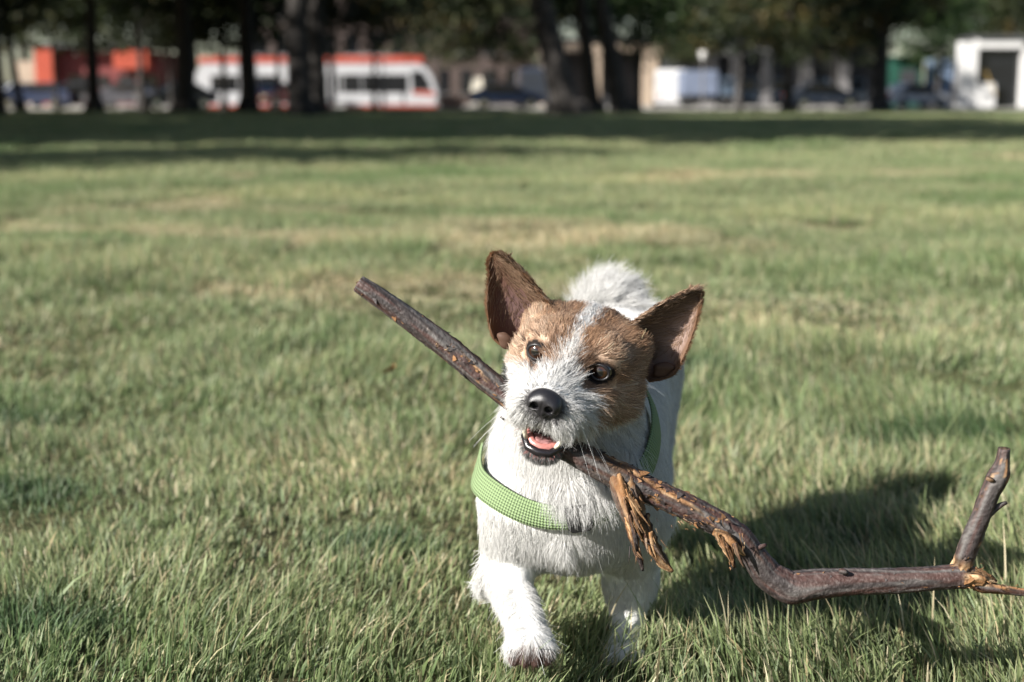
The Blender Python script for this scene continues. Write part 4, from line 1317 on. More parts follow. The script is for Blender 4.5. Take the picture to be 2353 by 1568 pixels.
hc = np.clip(hc * np.exp(np.where(brownish, hv + 0.5 * (rng.random(len(root)) < 0.16), rng.normal(0, 0.08, len(root)) - 0.6 * (hd > 0.5) * (rng.random(len(root)) < 0.04)))[:, None], 0, 0.88)
ln = np.where((dstr < 0.03), np.minimum(ln, np.where(root[:, 2] > 0.175, 0.014, 0.010)), ln)
pos, rad = grow(root, nrm, fl, ln, lf, rng, dr, k=5, r0=0.000165, clump=0.46 * (0.45 + 0.55 * np.maximum(hd, tl)))
rad *= (1 + 0.08 * hd + 0.3 * tl)[:, None]
hair_object('fur', pos, hc, rad, M_hair, body)
print('hairs', len(root))

# beard under the chin and ruff falling over the strap
def tuft(name, n, cen_fn, length, flow, lift, col, r0=0.00022, droop=0.4, parent=body):
    pts, nr = cen_fn(n)
    p_, r_ = grow(pts, nr, np.tile(np.array(flow, float), (len(pts), 1)), np.full(len(pts), length), np.full(len(pts), lift), rng, np.full(len(pts), droop), k=6, r0=r0, clump=0.6)
    hair_object(name, p_, np.tile(np.array(col), (len(pts), 1)) * (0.9 + 0.2 * rng.random((len(pts), 1))), r_, M_hair, parent)

def on_coat(boxes):
    def fn(n):
        P_, N_ = [], []
        for (px, py, sx, sy) in boxes:
            m = n // len(boxes)
            b0 = march(px, py)
            if b0 is None: continue
            g0 = grad(dog_sdf, b0[None].astype(np.float32).repeat(2, 0))[0]
            a = np.cross(g0, [0, 0, 1]); a /= np.linalg.norm(a); b_ = np.cross(a, g0)
            q = b0 + a * rng.normal(0, sx / 2600, m)[:, None] + b_ * rng.normal(0, sy / 2600, m)[:, None]
            q = q.astype(np.float32)
            for _ in range(5):
                g = grad(dog_sdf, q); q = q - g * dog_sdf(q)[:, None]
            P_.append(q); N_.append(grad(dog_sdf, q))
        return np.concatenate(P_), np.concatenate(N_)
    return fn
tuft('ruff', 4200, on_coat([(1305, 1118, 24, 13), (1345, 1122, 26, 13), (1385, 1110, 24, 14), (1420, 1088, 20, 16), (1446, 1056, 14, 18)]), 0.0245, (0.25, -0.2, -1), 0.85, WHITE, r0=0.00015, droop=0.6)
tuft('chest_tuft', 260, on_coat([(1290, 1238, 12, 8)]), 0.022, (0.12, -0.2, -1), 0.3, WHITE)
tuft('elbow_feather', 500, on_coat([(1105, 1320, 10, 24), (1120, 1365, 10, 20)]), 0.018, (-0.9, 0.25, -0.65), 0.45, WHITE)

def uvsphere(c, r, nu=28, nv=18, ax=None):
    A = np.eye(3) if ax is None else ax
    v = []; f = []
    for i in range(nv + 1):
        th = math.pi * i / nv
        for j in range(nu):
            ph = 2 * math.pi * j / nu
            v.append(c + (np.array([math.sin(th) * math.cos(ph), math.sin(th) * math.sin(ph), math.cos(th)]) * r) @ A)
    for i in range(nv):
        for j in range(nu):
            f.append([i * nu + j, (i + 1) * nu + j, (i + 1) * nu + (j + 1) % nu, i * nu + (j + 1) % nu])
    return np.array(v), np.array(f)
# ---- ears: cupped shells
def ear(Ls, Rs, yl, yr, cup, inner, outer, rim, sgn):
    L_ = np.array([at(*p, y) for p, y in zip(Ls, np.linspace(*yl, len(Ls)))])
    R2 = np.array([at(*p, y) for p, y in zip(Rs, np.linspace(*yr, len(Rs)))])
    ns, nt_ = 30, 22
    s = np.sin(np.linspace(0, 1, ns) * math.pi / 2) ** 1.15; si = np.linspace(0, 1, len(Ls))
    def spl(a):
        p = np.stack([np.interp(s, si, a[:, i]) for i in range(3)], 1)
        for _ in range(1): p[1:-1] = 0.25 * p[:-2] + 0.5 * p[1:-1] + 0.25 * p[2:]
        return p
    L_, R2 = spl(L_), spl(R2)
    t = np.linspace(0, 1, nt_)
    tip_dir = (L_[-1] + R2[-1]) / 2 - (L_[-5] + R2[-5]) / 2; tip_dir /= np.linalg.norm(tip_dir)
    vd = np.array([0.0, 1.0, -0.25]); vd /= np.linalg.norm(vd)
    ax = np.cross((L_[-1] + R2[-1]) / 2 - (L_[0] + R2[0]) / 2, vd); ax /= np.linalg.norm(ax)
    G = np.zeros((ns, nt_, 3)); 
    for i in range(ns):
        c = cup * (1 - s[i]) ** 0.55 * (0.35 + 0.65 * (1 - s[i]))
        if i == ns - 1: c = 0
        bulge = 0.0042 * np.sqrt(np.clip(1 - (2 * t - 1) ** 2, 0, 1)) * smooth01(0.70, 1.0, s[i])
        prof = (1 - np.abs(2 * t - 1) ** 2.6)
        G[i] = L_[i] * (1 - t[:, None]) + R2[i] * t[:, None] + vd * (c * prof)[:, None] + tip_dir * bulge[:, None]
    th = 0.0022 * (1 - np.abs(2 * t - 1) ** 4)[None, :, None] * (1 - 0.7 * s)[:, None, None] + 0.0007
    gu = np.gradient(G, axis=0); gv = np.gradient(G, axis=1)
    N_ = np.cross(gu, gv); N_ /= np.maximum(np.linalg.norm(N_, axis=2, keepdims=True), 1e-9)
    if (N_[ns // 2, nt_ // 2] * vd).sum() > 0: N_ = -N_
    inn = G + N_ * th * 0.3; out_ = G - N_ * th
    V = np.concatenate([inn.reshape(-1, 3), out_.reshape(-1, 3)])
    f = []; B = ns * nt_
    idx = lambda i, j: i * nt_ + j
    flip = (np.cross(G[1, 0] - G[0, 0], G[0, 1] - G[0, 0]) * N_[0, 0]).sum() < 0
    for i in range(ns - 1):
        for j in range(nt_ - 1):
            q = [idx(i, j), idx(i + 1, j), idx(i + 1, j + 1), idx(i, j + 1)]
            if flip: q = q[::-1]
            f.append(q); f.append([B + k for k in q[::-1]])
        for j, rev in ((0, False), (nt_ - 1, True)):
            q = [idx(i, j), B + idx(i, j), B + idx(i + 1, j), idx(i + 1, j)]
            f.append(q[::-1] if (rev != flip) else q)
    for j in range(nt_ - 1):
        q = [idx(ns - 1, j), idx(ns - 1, j + 1), B + idx(ns - 1, j + 1), B + idx(ns - 1, j)]
        f.append(q)
    S, T = np.meshgrid(s, t, indexing='ij')
    edge = np.minimum(np.minimum(T, 1 - T) * 2.2, (1 - S) * 1.6)
    e = smooth01(0.02, 0.30, edge).reshape(-1, 1)
    nn = fbm(S.ravel() * 6, T.ravel() * 5, 2)[:, None]
    ci = (inner(S.ravel(), T.ravel()) * (0.85 + 0.3 * nn)) * e + np.array(rim) * (1 - e)
    co = np.array(outer) * (0.75 + 0.5 * nn)
    col = np.concatenate([ci, co])
    me = np_mesh('ear', V, np.array(f), attrs={'coat': col})
    o = add_mesh('ear', me, M_ear, dog)
    # fur: short on the outside and the rim, wisps across the inside from the front edge
    rg = rng
    m = 2600
    ii = rg.random(m) ** 1.0 * (ns - 1.01); jj = rg.random(m) * (nt_ - 1.01)
    a, b = ii.astype(int), jj.astype(int); fa, fb_ = (ii - a)[:, None], (jj - b)[:, None]
    def bil(X): return (X[a, b] * (1 - fa) * (1 - fb_) + X[a + 1, b] * fa * (1 - fb_) + X[a, b + 1] * (1 - fa) * fb_ + X[a + 1, b + 1] * fa * fb_)
    tipd = (L_[-1] - L_[0]) / np.linalg.norm(L_[-1] - L_[0])
    nr = -bil(N_); nr /= np.linalg.norm(nr, axis=1, keepdims=True)
    p1, r1 = grow(bil(out_), nr, np.tile(tipd, (m, 1)), np.full(m, 0.0045), np.full(m, 0.28), rg, np.zeros(m), k=4, r0=0.00022)
    c1 = np.array(outer) * (0.7 + 0.8 * rg.random((m, 1)))
    # rim
    m2 = 1500
    i2 = rg.random(m2) * (ns - 1.01); a2 = i2.astype(int); f2 = (i2 - a2)[:, None]
    side = rg.random(m2) < 0.5
    Lr = L_[a2] * (1 - f2) + L_[a2 + 1] * f2; Rr = R2[a2] * (1 - f2) + R2[a2 + 1] * f2
    rt = np.where(side[:, None], Lr, Rr)
    outw = np.where(side[:, None], Lr - Rr, Rr - Lr); outw /= np.maximum(np.linalg.norm(outw, axis=1, keepdims=True), 1e-6)
    outw = outw + np.random.default_rng(3).normal(0, 0.35, outw.shape); outw /= np.linalg.norm(outw, axis=1, keepdims=True)
    p2, r2 = grow(rt, outw, np.tile(tipd, (m2, 1)), np.full(m2, 0.0034), np.full(m2, 0.45), rg, np.zeros(m2), k=4, r0=0.0002)
    c2 = np.array(rim) * (0.6 + 0.9 * rg.random((m2, 1)))
    # inner wisps
    m3 = 1500
    s3 = rg.beta(1.1, 2.2, m3) * 0.8; 
    t3 = np.where(sgn < 0, 1 - rg.beta(1.0, 4.0, m3) * 0.7, rg.beta(1.0, 4.0, m3) * 0.7)
    t3 = np.where(rg.random(m3) < 0.3, rg.random(m3), t3)
    i3 = np.minimum((s3 * (ns - 1)).astype(int), ns - 1); j3 = np.minimum((t3 * (nt_ - 1)).astype(int), nt_ - 1)
    q3 = inn[i3, j3]; n3 = N_[i3, j3]
    cen = (G[i3, nt_ // 2] - q3); 
    fl3 = cen * 14 + tipd
    p3, r3 = grow(q3, n3, fl3, np.full(m3, 0.012), np.full(m3, 0.35), rg, np.zeros(m3), k=4, r0=0.00016)
    # thick brown roll of hair along the front edge
    m4 = 1300
    i4 = (rg.random(m4) ** 1.3 * (ns - 2)).astype(int); j4 = (rg.random(m4) ** 1.5 * 4).astype(int)
    j4 = nt_ - 1 - j4 if sgn < 0 else j4
    out4 = (R2[i4] - L_[i4]) * (1 if sgn < 0 else -1); out4 /= np.linalg.norm(out4, axis=1, keepdims=True)
    p4, r4 = grow(inn[i4, j4] + rg.normal(0, 0.0006, (m4, 3)), N_[i4, j4], out4 * 0.5 + tipd, np.full(m4, 0.0075), np.full(m4, 0.55), rg, np.zeros(m4), k=4, r0=0.0002)
    c4_ = (TAN * 0.75 * (1 - (rg.random((m4, 1)) < 0.3)) + PALE * 0.6 * (rg.random((m4, 1)) < 0.3)) * (0.6 + 0.6 * rg.random((m4, 1)))
    c3 = (TAN * 0.6 + PALE * 0.15) * (0.6 + 0.7 * rg.random((m3, 1)))
    hair_object('ear_fur', np.concatenate([p1, p2, p3, p4]), np.concatenate([c1, c2, c3, c4_]), np.concatenate([r1, r2, r3, r4]), M_hair, o)
    return o

M_ear = mat_attr('ear_skin', 'coat', rough=0.6, spec=0.25, bump=0.2, scale=500.0, transl=0.34)
EDGE = np.array([0.155, 0.080, 0.040])
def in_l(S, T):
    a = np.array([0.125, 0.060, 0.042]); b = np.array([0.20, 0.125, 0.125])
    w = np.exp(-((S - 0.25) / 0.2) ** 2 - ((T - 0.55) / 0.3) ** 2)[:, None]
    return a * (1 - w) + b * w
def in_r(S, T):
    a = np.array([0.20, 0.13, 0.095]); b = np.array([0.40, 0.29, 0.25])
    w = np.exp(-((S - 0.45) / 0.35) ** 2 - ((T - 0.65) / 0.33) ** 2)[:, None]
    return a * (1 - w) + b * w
e_l = ear([(1160, 800), (1131, 780), (1122, 738), (1116, 697), (1121, 655), (1123, 628), (1121, 610), (1125, 599)],
    [(1296, 738), (1264, 696), (1240, 666), (1214, 634), (1198, 618), (1185, 608), (1174, 600), (1164, 595)],
    (1.205, 1.212), (1.188, 1.205), 0.030, in_l, (0.16, 0.075, 0.032), EDGE, -1)
e_r = ear([(1440, 750), (1478, 722), (1508, 703), (1535, 687), (1560, 676), (1576, 671), (1585, 669), (1590, 669)],
    [(1492, 878), (1545, 868), (1564, 838), (1581, 800), (1597, 755), (1604, 722), (1608, 700), (1609, 690)],
    (1.178, 1.195), (1.182, 1.195), 0.026, in_r, (0.20, 0.095, 0.04), EDGE, 1)

def ear_fold(c, r, tilt, parent):
    v, f = uvsphere(np.zeros(3), 1.0, 18, 12)
    v = v * np.array(r) * (1 + 0.12 * np.sin(v[:, [2]] * 4 + v[:, [0]] * 3))
    ct, st = math.cos(tilt), math.sin(tilt)
    v = np.stack([v[:, 0] * ct - v[:, 2] * st, v[:, 1], v[:, 0] * st + v[:, 2] * ct], 1) + c
    col = np.tile(np.array([0.13, 0.075, 0.052]), (len(v), 1))
    add_mesh('ear_fold', np_mesh('ear_fold', v, f, attrs={'coat': col}), M_ear, parent)
ear_fold(at(1160, 781, 1.206), (0.0060, 0.004, 0.0080), 0.5, e_l)
ear_fold(at(1524, 848, 1.188), (0.0095, 0.004, 0.0065), 0.35, e_r)
# ---- eyes
def mat_gloss(name, col, rough=0.05, coat=1.0):
    m, nt, b, out = mat_new(name)
    n = nt.nodes.new('ShaderNodeTexNoise'); n.inputs['Scale'].default_value = 400
    hv = nt.nodes.new('ShaderNodeHueSaturation'); hv.inputs['Color'].default_value = (*col[:3], 1)
    mr = nt.nodes.new('ShaderNodeMapRange'); mr.inputs['To Min'].default_value = 0.75; mr.inputs['To Max'].default_value = 1.2
    nt.links.new(n.outputs['Fac'], mr.inputs[0]); nt.links.new(mr.outputs[0], hv.inputs['Value'])
    nt.links.new(hv.outputs[0], b.inputs['Base Color'])
    b.inputs['Roughness'].default_value = rough; b.inputs['Coat Weight'].default_value = coat; b.inputs['Coat Roughness'].default_value = 0.03
    return m
M_eye = mat_attr('eyeball', 'coat', rough=0.08, spec=0.6)
M_eye.node_tree.nodes['Principled BSDF'].inputs['Coat Weight'].default_value = 1.0
M_eye.node_tree.nodes['Principled BSDF'].inputs['Coat Roughness'].default_value = 0.02
M_black = mat('wet_black_skin', (0.013, 0.012, 0.013), rough=0.38, bump=0.3, scale=900, spec=0.5)
for sx in (-1, 1):
    c = np.array([sx * 2.72, 0.0, -0.55])
    v, f = uvsphere(np.zeros(3), 0.93)
    g = np.array([-0.05 + sx * 0.10, -0.02, 1.0]); g /= np.linalg.norm(g)
    ang = np.degrees(np.arccos(np.clip(v @ g / 0.93, -1, 1)))
    col = np.zeros((len(v), 3)) + np.array([0.03, 0.022, 0.018])
    iris = np.array([0.050, 0.019, 0.008])
    k = smooth01(40, 36, ang)[:, None]; col = col * (1 - k) + iris * k
    k = smooth01(26, 20, ang)[:, None]; col = col * (1 - k) + 0.004 * k
    vw = HO + ((v + c) * 0.01) @ HB
    eo = add_mesh('eye', np_mesh('eye', vw, f, attrs={'coat': col}), M_eye, dog)
    ph = np.arange(33) / 32 * 2 * math.pi
    pts = []
    for a in ph:
        d = np.array([0.78 * math.cos(a), 0.64 * math.sin(a) * (1.0 if math.sin(a) > 0 else 0.95), 0]);
        d[2] = math.sqrt(max(0.02, 0.965 ** 2 - d[0] ** 2 - d[1] ** 2)); pts.append(HO + ((c + d) * 0.01) @ HB)
    MB().tube(pts, 0.0013, 8, cap=False).build('eyelid', M_black, eo, smooth=True)

# ---- nose
def nose_sdf(q):
    A = lambda *x: np.array(x, np.float32)
    d = sd_ell(q, A(0, -1.9, 5.15), (1.42, 1.02, 1.15))
    for s in (-1, 1):
        d = smin(d, sd_ell(q, A(s * 0.86, -2.25, 5.45), (0.72, 0.78, 0.85)), 0.35)
    d = smin(d, sd_ell(q, A(0, -2.85, 5.35), (0.5, 0.6, 0.72)), 0.4)
    for s in (-1, 1):
        d = smax(d, -sd_ell(q, A(s * 0.66, -2.36, 6.15), (0.37, 0.35, 0.74)), 0.12)
        d = smax(d, -sd_cone(q, A(s * 0.8, -2.6, 6.1), A(s * 1.5, -2.95, 5.7), 0.17, 0.08), 0.1)
    d = smax(d, -sd_cone(q, A(0, -1.85, 6.36), A(0, -3.5, 6.05), 0.05, 0.13), 0.14)
    return d
_ns0 = nose_sdf
def nose_sdf(q):
    c = np.array([0, -2.0, 5.0], np.float32)
    return _ns0((q - c) / 0.91 + c) * 0.91
nv_, nf_ = grid_mesh(nose_sdf, (-1.9, -3.8, 3.4), (1.9, -0.5, 6.9), 0.05)
add_mesh('nose', np_mesh('nose', HO + (nv_ * 0.01) @ HB, nf_), mat('nose_leather', (0.014, 0.013, 0.015), rough=0.36, bump=0.35, scale=700, spec=0.55), dog)

# ---- mouth: lower lip, gum, tongue, teeth
Hc = lambda pts: [H(*p) for p in pts]
M_lip = mat('black_lip', (0.014, 0.012, 0.014), rough=0.22, bump=0.25, scale=600, spec=0.6)
MB().tube(Hc([(-1.9, -5.2, -0.4), (-1.8, -5.8, 0.9), (-1.55, -6.5, 2.2), (-0.9, -7.0, 2.9), (0, -7.12, 3.05), (0.9, -7.0, 2.9), (1.55, -6.5, 2.2), (1.8, -5.8, 0.9), (1.9, -5.2, -0.4)]),
          [0.0012, 0.0024, 0.0031, 0.0036, 0.0037, 0.0036, 0.0031, 0.0024, 0.0012], 10).build('lower_lip', M_lip, dog, smooth=True)
M_gum = mat('gum_pink', (0.42, 0.17, 0.15), rough=0.3, bump=0.2, scale=500, spec=0.5)
MB().tube(Hc([(-1.6, -5.4, 0.5), (-1.3, -6.25, 2.0), (-0.7, -6.65, 2.6), (0, -6.75, 2.75), (0.7, -6.65, 2.6), (1.3, -6.25, 2.0), (1.6, -5.4, 0.5)]), 0.0034, 10).build('gum', M_gum, dog, smooth=True)
tv, tf = uvsphere(np.zeros(3), 1.0, 20, 12)
tq = tv * np.array([1.15, 0.40, 2.4]) + np.array([0.05, -6.1, 0.5]); tq[:, 1] += 0.18 * (tv[:, 0] ** 2) - 0.12 * np.exp(-(tv[:, 0] / 0.2) ** 2) - 0.45 * tv[:, 2]
add_mesh('tongue', np_mesh('tongue', HO + (tq * 0.01) @ HB, tf), mat('tongue_pink', (0.36, 0.18, 0.175), rough=0.35, bump=0.5, scale=900, spec=0.5), dog)
M_tooth = mat('tooth_enamel', (0.80, 0.74, 0.60), rough=0.18, scale=300, var=0.08, spec=0.6)
for p in [[(-1.3, -6.5, 2.5), (-1.5, -5.9, 2.85), (-1.56, -5.35, 2.9), (-1.46, -4.9, 2.75)], [(1.25, -6.5, 2.5), (1.48, -5.95, 2.9), (1.62, -5.5, 2.95), (1.66, -5.15, 2.9)]]:
    MB().tube(Hc(p), [0.0021, 0.0020, 0.0014, 0.0003], 8).build('tooth', M_tooth, dog, smooth=True)
for r_, u_ in ((-1.0, -4.25), (-0.4, -4.25), (0.3, -4.3)):
    MB().tube(Hc([(r_, u_ + 0.3, 3.0), (r_, u_ - 0.1, 3.1), (r_, u_ - 0.4, 3.05)]), [0.0014, 0.0012, 0.0005], 6).build('tooth', M_tooth, dog, smooth=True)
# pads of the lifted paw
pa = at(1218, 1478, 1.165)
M_pad = mat('paw_pad', (0.085, 0.045, 0.038), rough=0.75, bump=0.6, scale=400)
for k in (-1.5, -0.5, 0.5, 1.5):
    v, f = uvsphere(np.zeros(3), 1.0, 14, 10)
    v = v * np.array([0.0050, 0.0045, 0.0055]) + pa + np.array([k * 0.0092, -0.0222 + abs(k) * 0.003, -0.0080])
    add_mesh('paw_pad', np_mesh('paw_pad', v, f), M_pad, dog)
# whiskers
def whisk(n):
    P_, C_ = [], []
    for i in range(n):
        s = -1 if i % 2 else 1
        a = H(s * (1.8 + rng.random() * 1.2), -2.6 - rng.random() * 1.6, 1.0 + rng.random() * 2.5)
        d = (np.array([s * (0.55 + 0.5 * rng.random()), -0.55 - 0.6 * rng.random(), -0.25 + 0.4 * rng.random()]) @ HB)
        L = 0.028 + 0.025 * rng.random()
        P_.append([a + d * L * t + np.array([0, 0, -0.012]) * t * t for t in np.linspace(0, 1, 6)])
        C_.append([0.8, 0.8, 0.8] if rng.random() < 0.75 else [0.05, 0.04, 0.04])
    hair_object('whiskers', np.array(P_), np.array(C_), np.tile(np.linspace(0.00016, 0.00005, 6), (n, 1)), M_hair, body)['kind'] = 'stuff'
whisk(14)
# ================================================================== THE STICK
stick = empty('stick', tuple(H(0, -5.2, 0.4)))
tag(stick, 'long dark forked branch with peeling orange wood, held across the mouth of the dog', 'stick')
XM = float(H(0, -5.0, 0.6)[1])
def sy(px):
    x = (px - 1245) / 2700.0
    return XM - (0.10 * x if x > 0 else 0.16 * x)
BARK = np.array([0.029, 0.023, 0.022]); RED = np.array([0.058, 0.023, 0.017]); GREY = np.array([0.090, 0.083, 0.078]); WOOD = np.array([0.22, 0.112, 0.048]); RAW = np.array([0.36, 0.245, 0.14])

def limb(name, keys, parent, seed=0, nr=26, step=0.0022, rough=0.07, bare=None, ends=True, m=None):
    """keys: (px, py, diameter px[, dy]) along the branch; real 3-D tube with knobbly bark"""
    K = []
    for k in keys:
        y = sy(k[0]) + (k[3] if len(k) > 3 else 0)
        p = at(k[0], k[1], y); d = proj(p)[2]
        K.append((*p, k[2] * 0.5 * d / (2353 * FPX)))
    K = np.array(K)
    s = np.concatenate([[0], np.cumsum(np.linalg.norm(np.diff(K[:, :3], axis=0), axis=1))])
    n = max(4, int(s[-1] / step)); q = np.linspace(0, s[-1], n)
    # Catmull-like smoothing of the linear interpolation
    P = np.stack([np.interp(q, s, K[:, i]) for i in range(4)], 1)
    w = max(1, int(0.008 / step))
    for _ in range(w): P[1:-1] = 0.25 * P[:-2] + 0.5 * P[1:-1] + 0.25 * P[2:]
    C, rr = P[:, :3], P[:, 3]
    T = np.gradient(C, axis=0); T /= np.linalg.norm(T, axis=1, keepdims=True)
    vd = np.array([0.0, 1.0, -0.2])
    A = vd - T * (T @ vd)[:, None]; A /= np.linalg.norm(A, axis=1, keepdims=True)      # away from camera
    B = np.cross(T, A)
    ph = np.arange(nr) * 2 * math.pi / nr
    QQ, PH = np.meshgrid(q, ph, indexing='ij')
    cx, cy = np.cos(PH), np.sin(PH)
    nz = lambda sc, sd: fbm(QQ * sc + 7 * cx + 40 + seed, cy * 2.2 + QQ * sc * 0.31, sd, 3)
    lump = (nz(60, seed + 1) - 0.5) * 2.2 * rough + (fbm(QQ * 420 + seed, PH * 4.5, seed + 2, 2) - 0.5) * 1.1 * rough
    col = BARK + (GREY - BARK) * smooth01(0.50, 0.72, nz(35, seed + 3))[..., None]
    col = col + (RED - col) * (smooth01(0.44, 0.62, nz(26, seed + 5)) * 0.65)[..., None]
    spk = fbm(QQ * 420, PH * 6, seed + 6, 2)[..., None]
    col = col * (0.62 + 0.76 * spk)
    col = col + GREY * 0.45 * smooth01(0.62, 0.75, fbm(QQ * 650 + 9, PH * 9, seed + 12, 2))[..., None]  # grey specks painted in for the glossy spots of the bark
    if bare is not None:
        bw = np.clip(bare(QQ / s[-1], PH, nz), 0, 1)
        wd = WOOD + (RAW - WOOD) * smooth01(0.45, 0.7, nz(80, seed + 8))[..., None]
        stripe = fbm(QQ * 28 + seed, PH * 3.6 + QQ * 9, seed + 9, 3)
        wd = wd * (0.25 + 1.5 * smooth01(0.25, 0.8, stripe))[..., None]
        col = col * (1 - bw[..., None]) + wd * bw[..., None]
        lump = lump - 0.16 * bw * (0.5 + nz(90, seed + 4)) + (0.42 if nr > 40 else 0.95) * bw * (stripe - 0.5)
        lump = lump + 0.10 * np.exp(-((bw - 0.5) / 0.25) ** 2)
    Rr = rr[:, None] * (1 + lump)
    V = C[:, None] + A[:, None] * (cx * Rr)[..., None] + B[:, None] * (cy * Rr)[..., None]
    V = V.reshape(-1, 3); colf = col.reshape(-1, 3)
    F = [[i * nr + j, (i + 1) * nr + j, (i + 1) * nr + (j + 1) % nr, i * nr + (j + 1) % nr] for i in range(n - 1) for j in range(nr)]
    # broken ends: a sunken cap ring and centre
    base = len(V); ev = []; ec = []; ef = []
    for e, i0 in ((0, 0), (1, (n - 1) * nr)):
        ring = V[i0:i0 + nr]; c = ring.mean(0); t = T[0] if e == 0 else -T[-1]
        inner = c + (ring - c) * 0.72 + t * rr[0 if e == 0 else -1] * (0.10 + 0.35 * np.random.default_rng(seed + e).random((nr, 1)))
        k = base + len(ev); ev += list(inner); ec += [RAW * 0.25] * nr
        ev.append(c + t * rr[0 if e == 0 else -1] * 0.35); ec.append(BARK * 0.6)
        for j in range(nr):
            a, b_ = i0 + j, i0 + (j + 1) % nr; u_, v_ = k + j, k + (j + 1) % nr
            ef.append([a, b_, v_, u_] if e == 0 else [a, u_, v_, b_]); ef.append([u_, v_, k + nr, k + nr] if e == 0 else [v_, u_, k + nr, k + nr])
    V = np.concatenate([V, np.array(ev)]); colf = np.concatenate([colf, np.array(ec)])
    me = bpy.data.meshes.new(name)
    fs = [tuple(f) for f in F] + [tuple(dict.fromkeys(f)) for f in ef]
    me.from_pydata([tuple(v) for v in V], [], fs)
    a = me.attributes.new('coat', 'FLOAT_COLOR', 'POINT')
    c4 = np.ones((len(V), 4), np.float32); c4[:, :3] = colf
    a.data.foreach_set('color', c4.ravel())
    me.polygons.foreach_set('use_smooth', [True] * len(me.polygons)); me.update()
    return add_mesh(name, me, m or M_bark, parent), C, rr, A, B

M_bark = mat_attr('branch_bark', 'coat', rough=0.62, spec=0.35, bump=0.7, scale=430.0)
M_wood = mat_attr('torn_wood', 'coat', rough=0.9, spec=0.15, bump=1.0, scale=700.0)
main_keys = [(824, 652, 40), (860, 676, 45), (900, 704, 47), (960, 748, 52), (1030, 800, 55), (1090, 850, 56), (1150, 898, 55), (1220, 955, 54), (1290, 1024, 56),
             (1350, 1056, 62), (1420, 1092, 68), (1500, 1130, 60), (1580, 1166, 60), (1650, 1202, 62), (1700, 1235, 60), (1730, 1276, 60), (1766, 1325, 70), (1815, 1352, 78),
             (1880, 1342, 68), (1960, 1337, 62), (2060, 1335, 58), (2150, 1329, 54), (2205, 1324, 56), (2243, 1326, 56), (2262, 1334, 40)]
def bare_main(s, ph, nz):
    near = np.cos(ph) < 0.6
    b = smooth01(0.60, 0.70, nz(55, 33)) * (np.exp(-((s - 0.20) / 0.05) ** 2) + 0.9 * np.exp(-((s - 0.27) / 0.02) ** 2))
    b = b + smooth01(0.55, 0.64, nz(45, 37)) * (np.exp(-((s - 0.50) / 0.06) ** 2) + np.exp(-((s - 0.60) / 0.05) ** 2)) * 0.9
    b = b + smooth01(0.965, 0.98, s) + 0.9 * np.exp(-((s - 0.43) / 0.035) ** 2) * smooth01(0.1, 0.8, np.sin(ph) * 1.0)
    return b * near
bough, BC, BR, BA, BB = limb('bough', main_keys, stick, 3, nr=48, step=0.0016, bare=bare_main)
limb('upright_twig', [(2200, 1312, 40), (2215, 1288, 46), (2230, 1245, 47), (2253, 1190, 45), (2276, 1130, 44), (2292, 1100, 50), (2299, 1085, 48), (2303, 1066, 32), (2308, 1030, 27)], stick, 21, nr=22, rough=0.09,
     bare=lambda s, ph, nz: smooth01(0.14, 0.04, s) + 0.9 * smooth01(0.72, 0.78, nz(90, 3)))
limb('side_shoot', [(2272, 1185, 14), (2288, 1168, 15), (2302, 1158, 13), (2314, 1155, 7)], stick, 25, nr=10)
limb('splintered_end', [(2238, 1345, 24), (2270, 1350, 30), (2300, 1354, 22), (2340, 1360, 18), (2400, 1370, 15), (2440, 1376, 8)], stick, 29, nr=14, rough=0.2, bare=lambda s, ph, nz: 0.75 * smooth01(0.45, 0.6, nz(60, 9)), m=M_wood)
limb('splintered_end', [(2215, 1318, 30), (2245, 1318, 40), (2275, 1332, 26), (2290, 1338, 8)], stick, 31, nr=14, rough=0.3, bare=lambda s, ph, nz: 0 * s + 0.85, m=M_wood)
bare_fork = lambda s, ph, nz: np.clip(smooth01(0.36, 0.5, nz(40, 5)) * smooth01(0.95, -0.2, np.sin(ph) * -1.0) + 0.25, 0, 1)
limb('broken_fork', [(1424, 1094, 58, -0.003), (1440, 1135, 62, -0.010), (1452, 1172, 58, -0.012), (1462, 1200, 50, -0.012)], stick, 41, nr=36, step=0.0014, rough=0.16, bare=bare_fork, m=M_wood)
limb('splinter', [(1450, 1185, 34, -0.014), (1456, 1228, 30, -0.016), (1462, 1262, 18, -0.014), (1472, 1290, 12, -0.012), (1477, 1312, 6, -0.012)], stick, 43, nr=24, step=0.0014, rough=0.25, bare=lambda s, ph, nz: smooth01(0.75, 0.55, s) * smooth01(0.4, 0.55, nz(70, 5)), m=M_wood)
limb('splinter', [(1474, 1185, 38, -0.010), (1486, 1225, 34, -0.012), (1504, 1262, 36, -0.014), (1524, 1295, 28, -0.012), (1546, 1314, 8, -0.012)], stick, 45, nr=24, step=0.0014, rough=0.25, bare=lambda s, ph, nz: 0.95 * smooth01(0.35, 0.5, nz(70, 5)), m=M_wood)
limb('bark_strip', [(1655, 1232, 26, -0.008), (1672, 1262, 24, -0.012), (1682, 1285, 12, -0.012), (1688, 1305, 5, -0.010)], stick, 47, nr=10, rough=0.3, bare=lambda s, ph, nz: 0.8 * smooth01(0.4, 0.5, nz(70, 5)), m=M_wood)
limb('bark_strip', [(1640, 1222, 18, -0.012), (1672, 1234, 24, -0.016), (1700, 1262, 20, -0.016), (1712, 1276, 6, -0.012)], stick, 49, nr=10, rough=0.25, bare=lambda s, ph, nz: 0 * s + 0.95, m=M_wood)
limb('bud_scar', [(1735, 1266, 10, -0.006), (1748, 1256, 16, -0.006), (1762, 1252, 8, -0.006)], stick, 51, nr=8, rough=0.2)
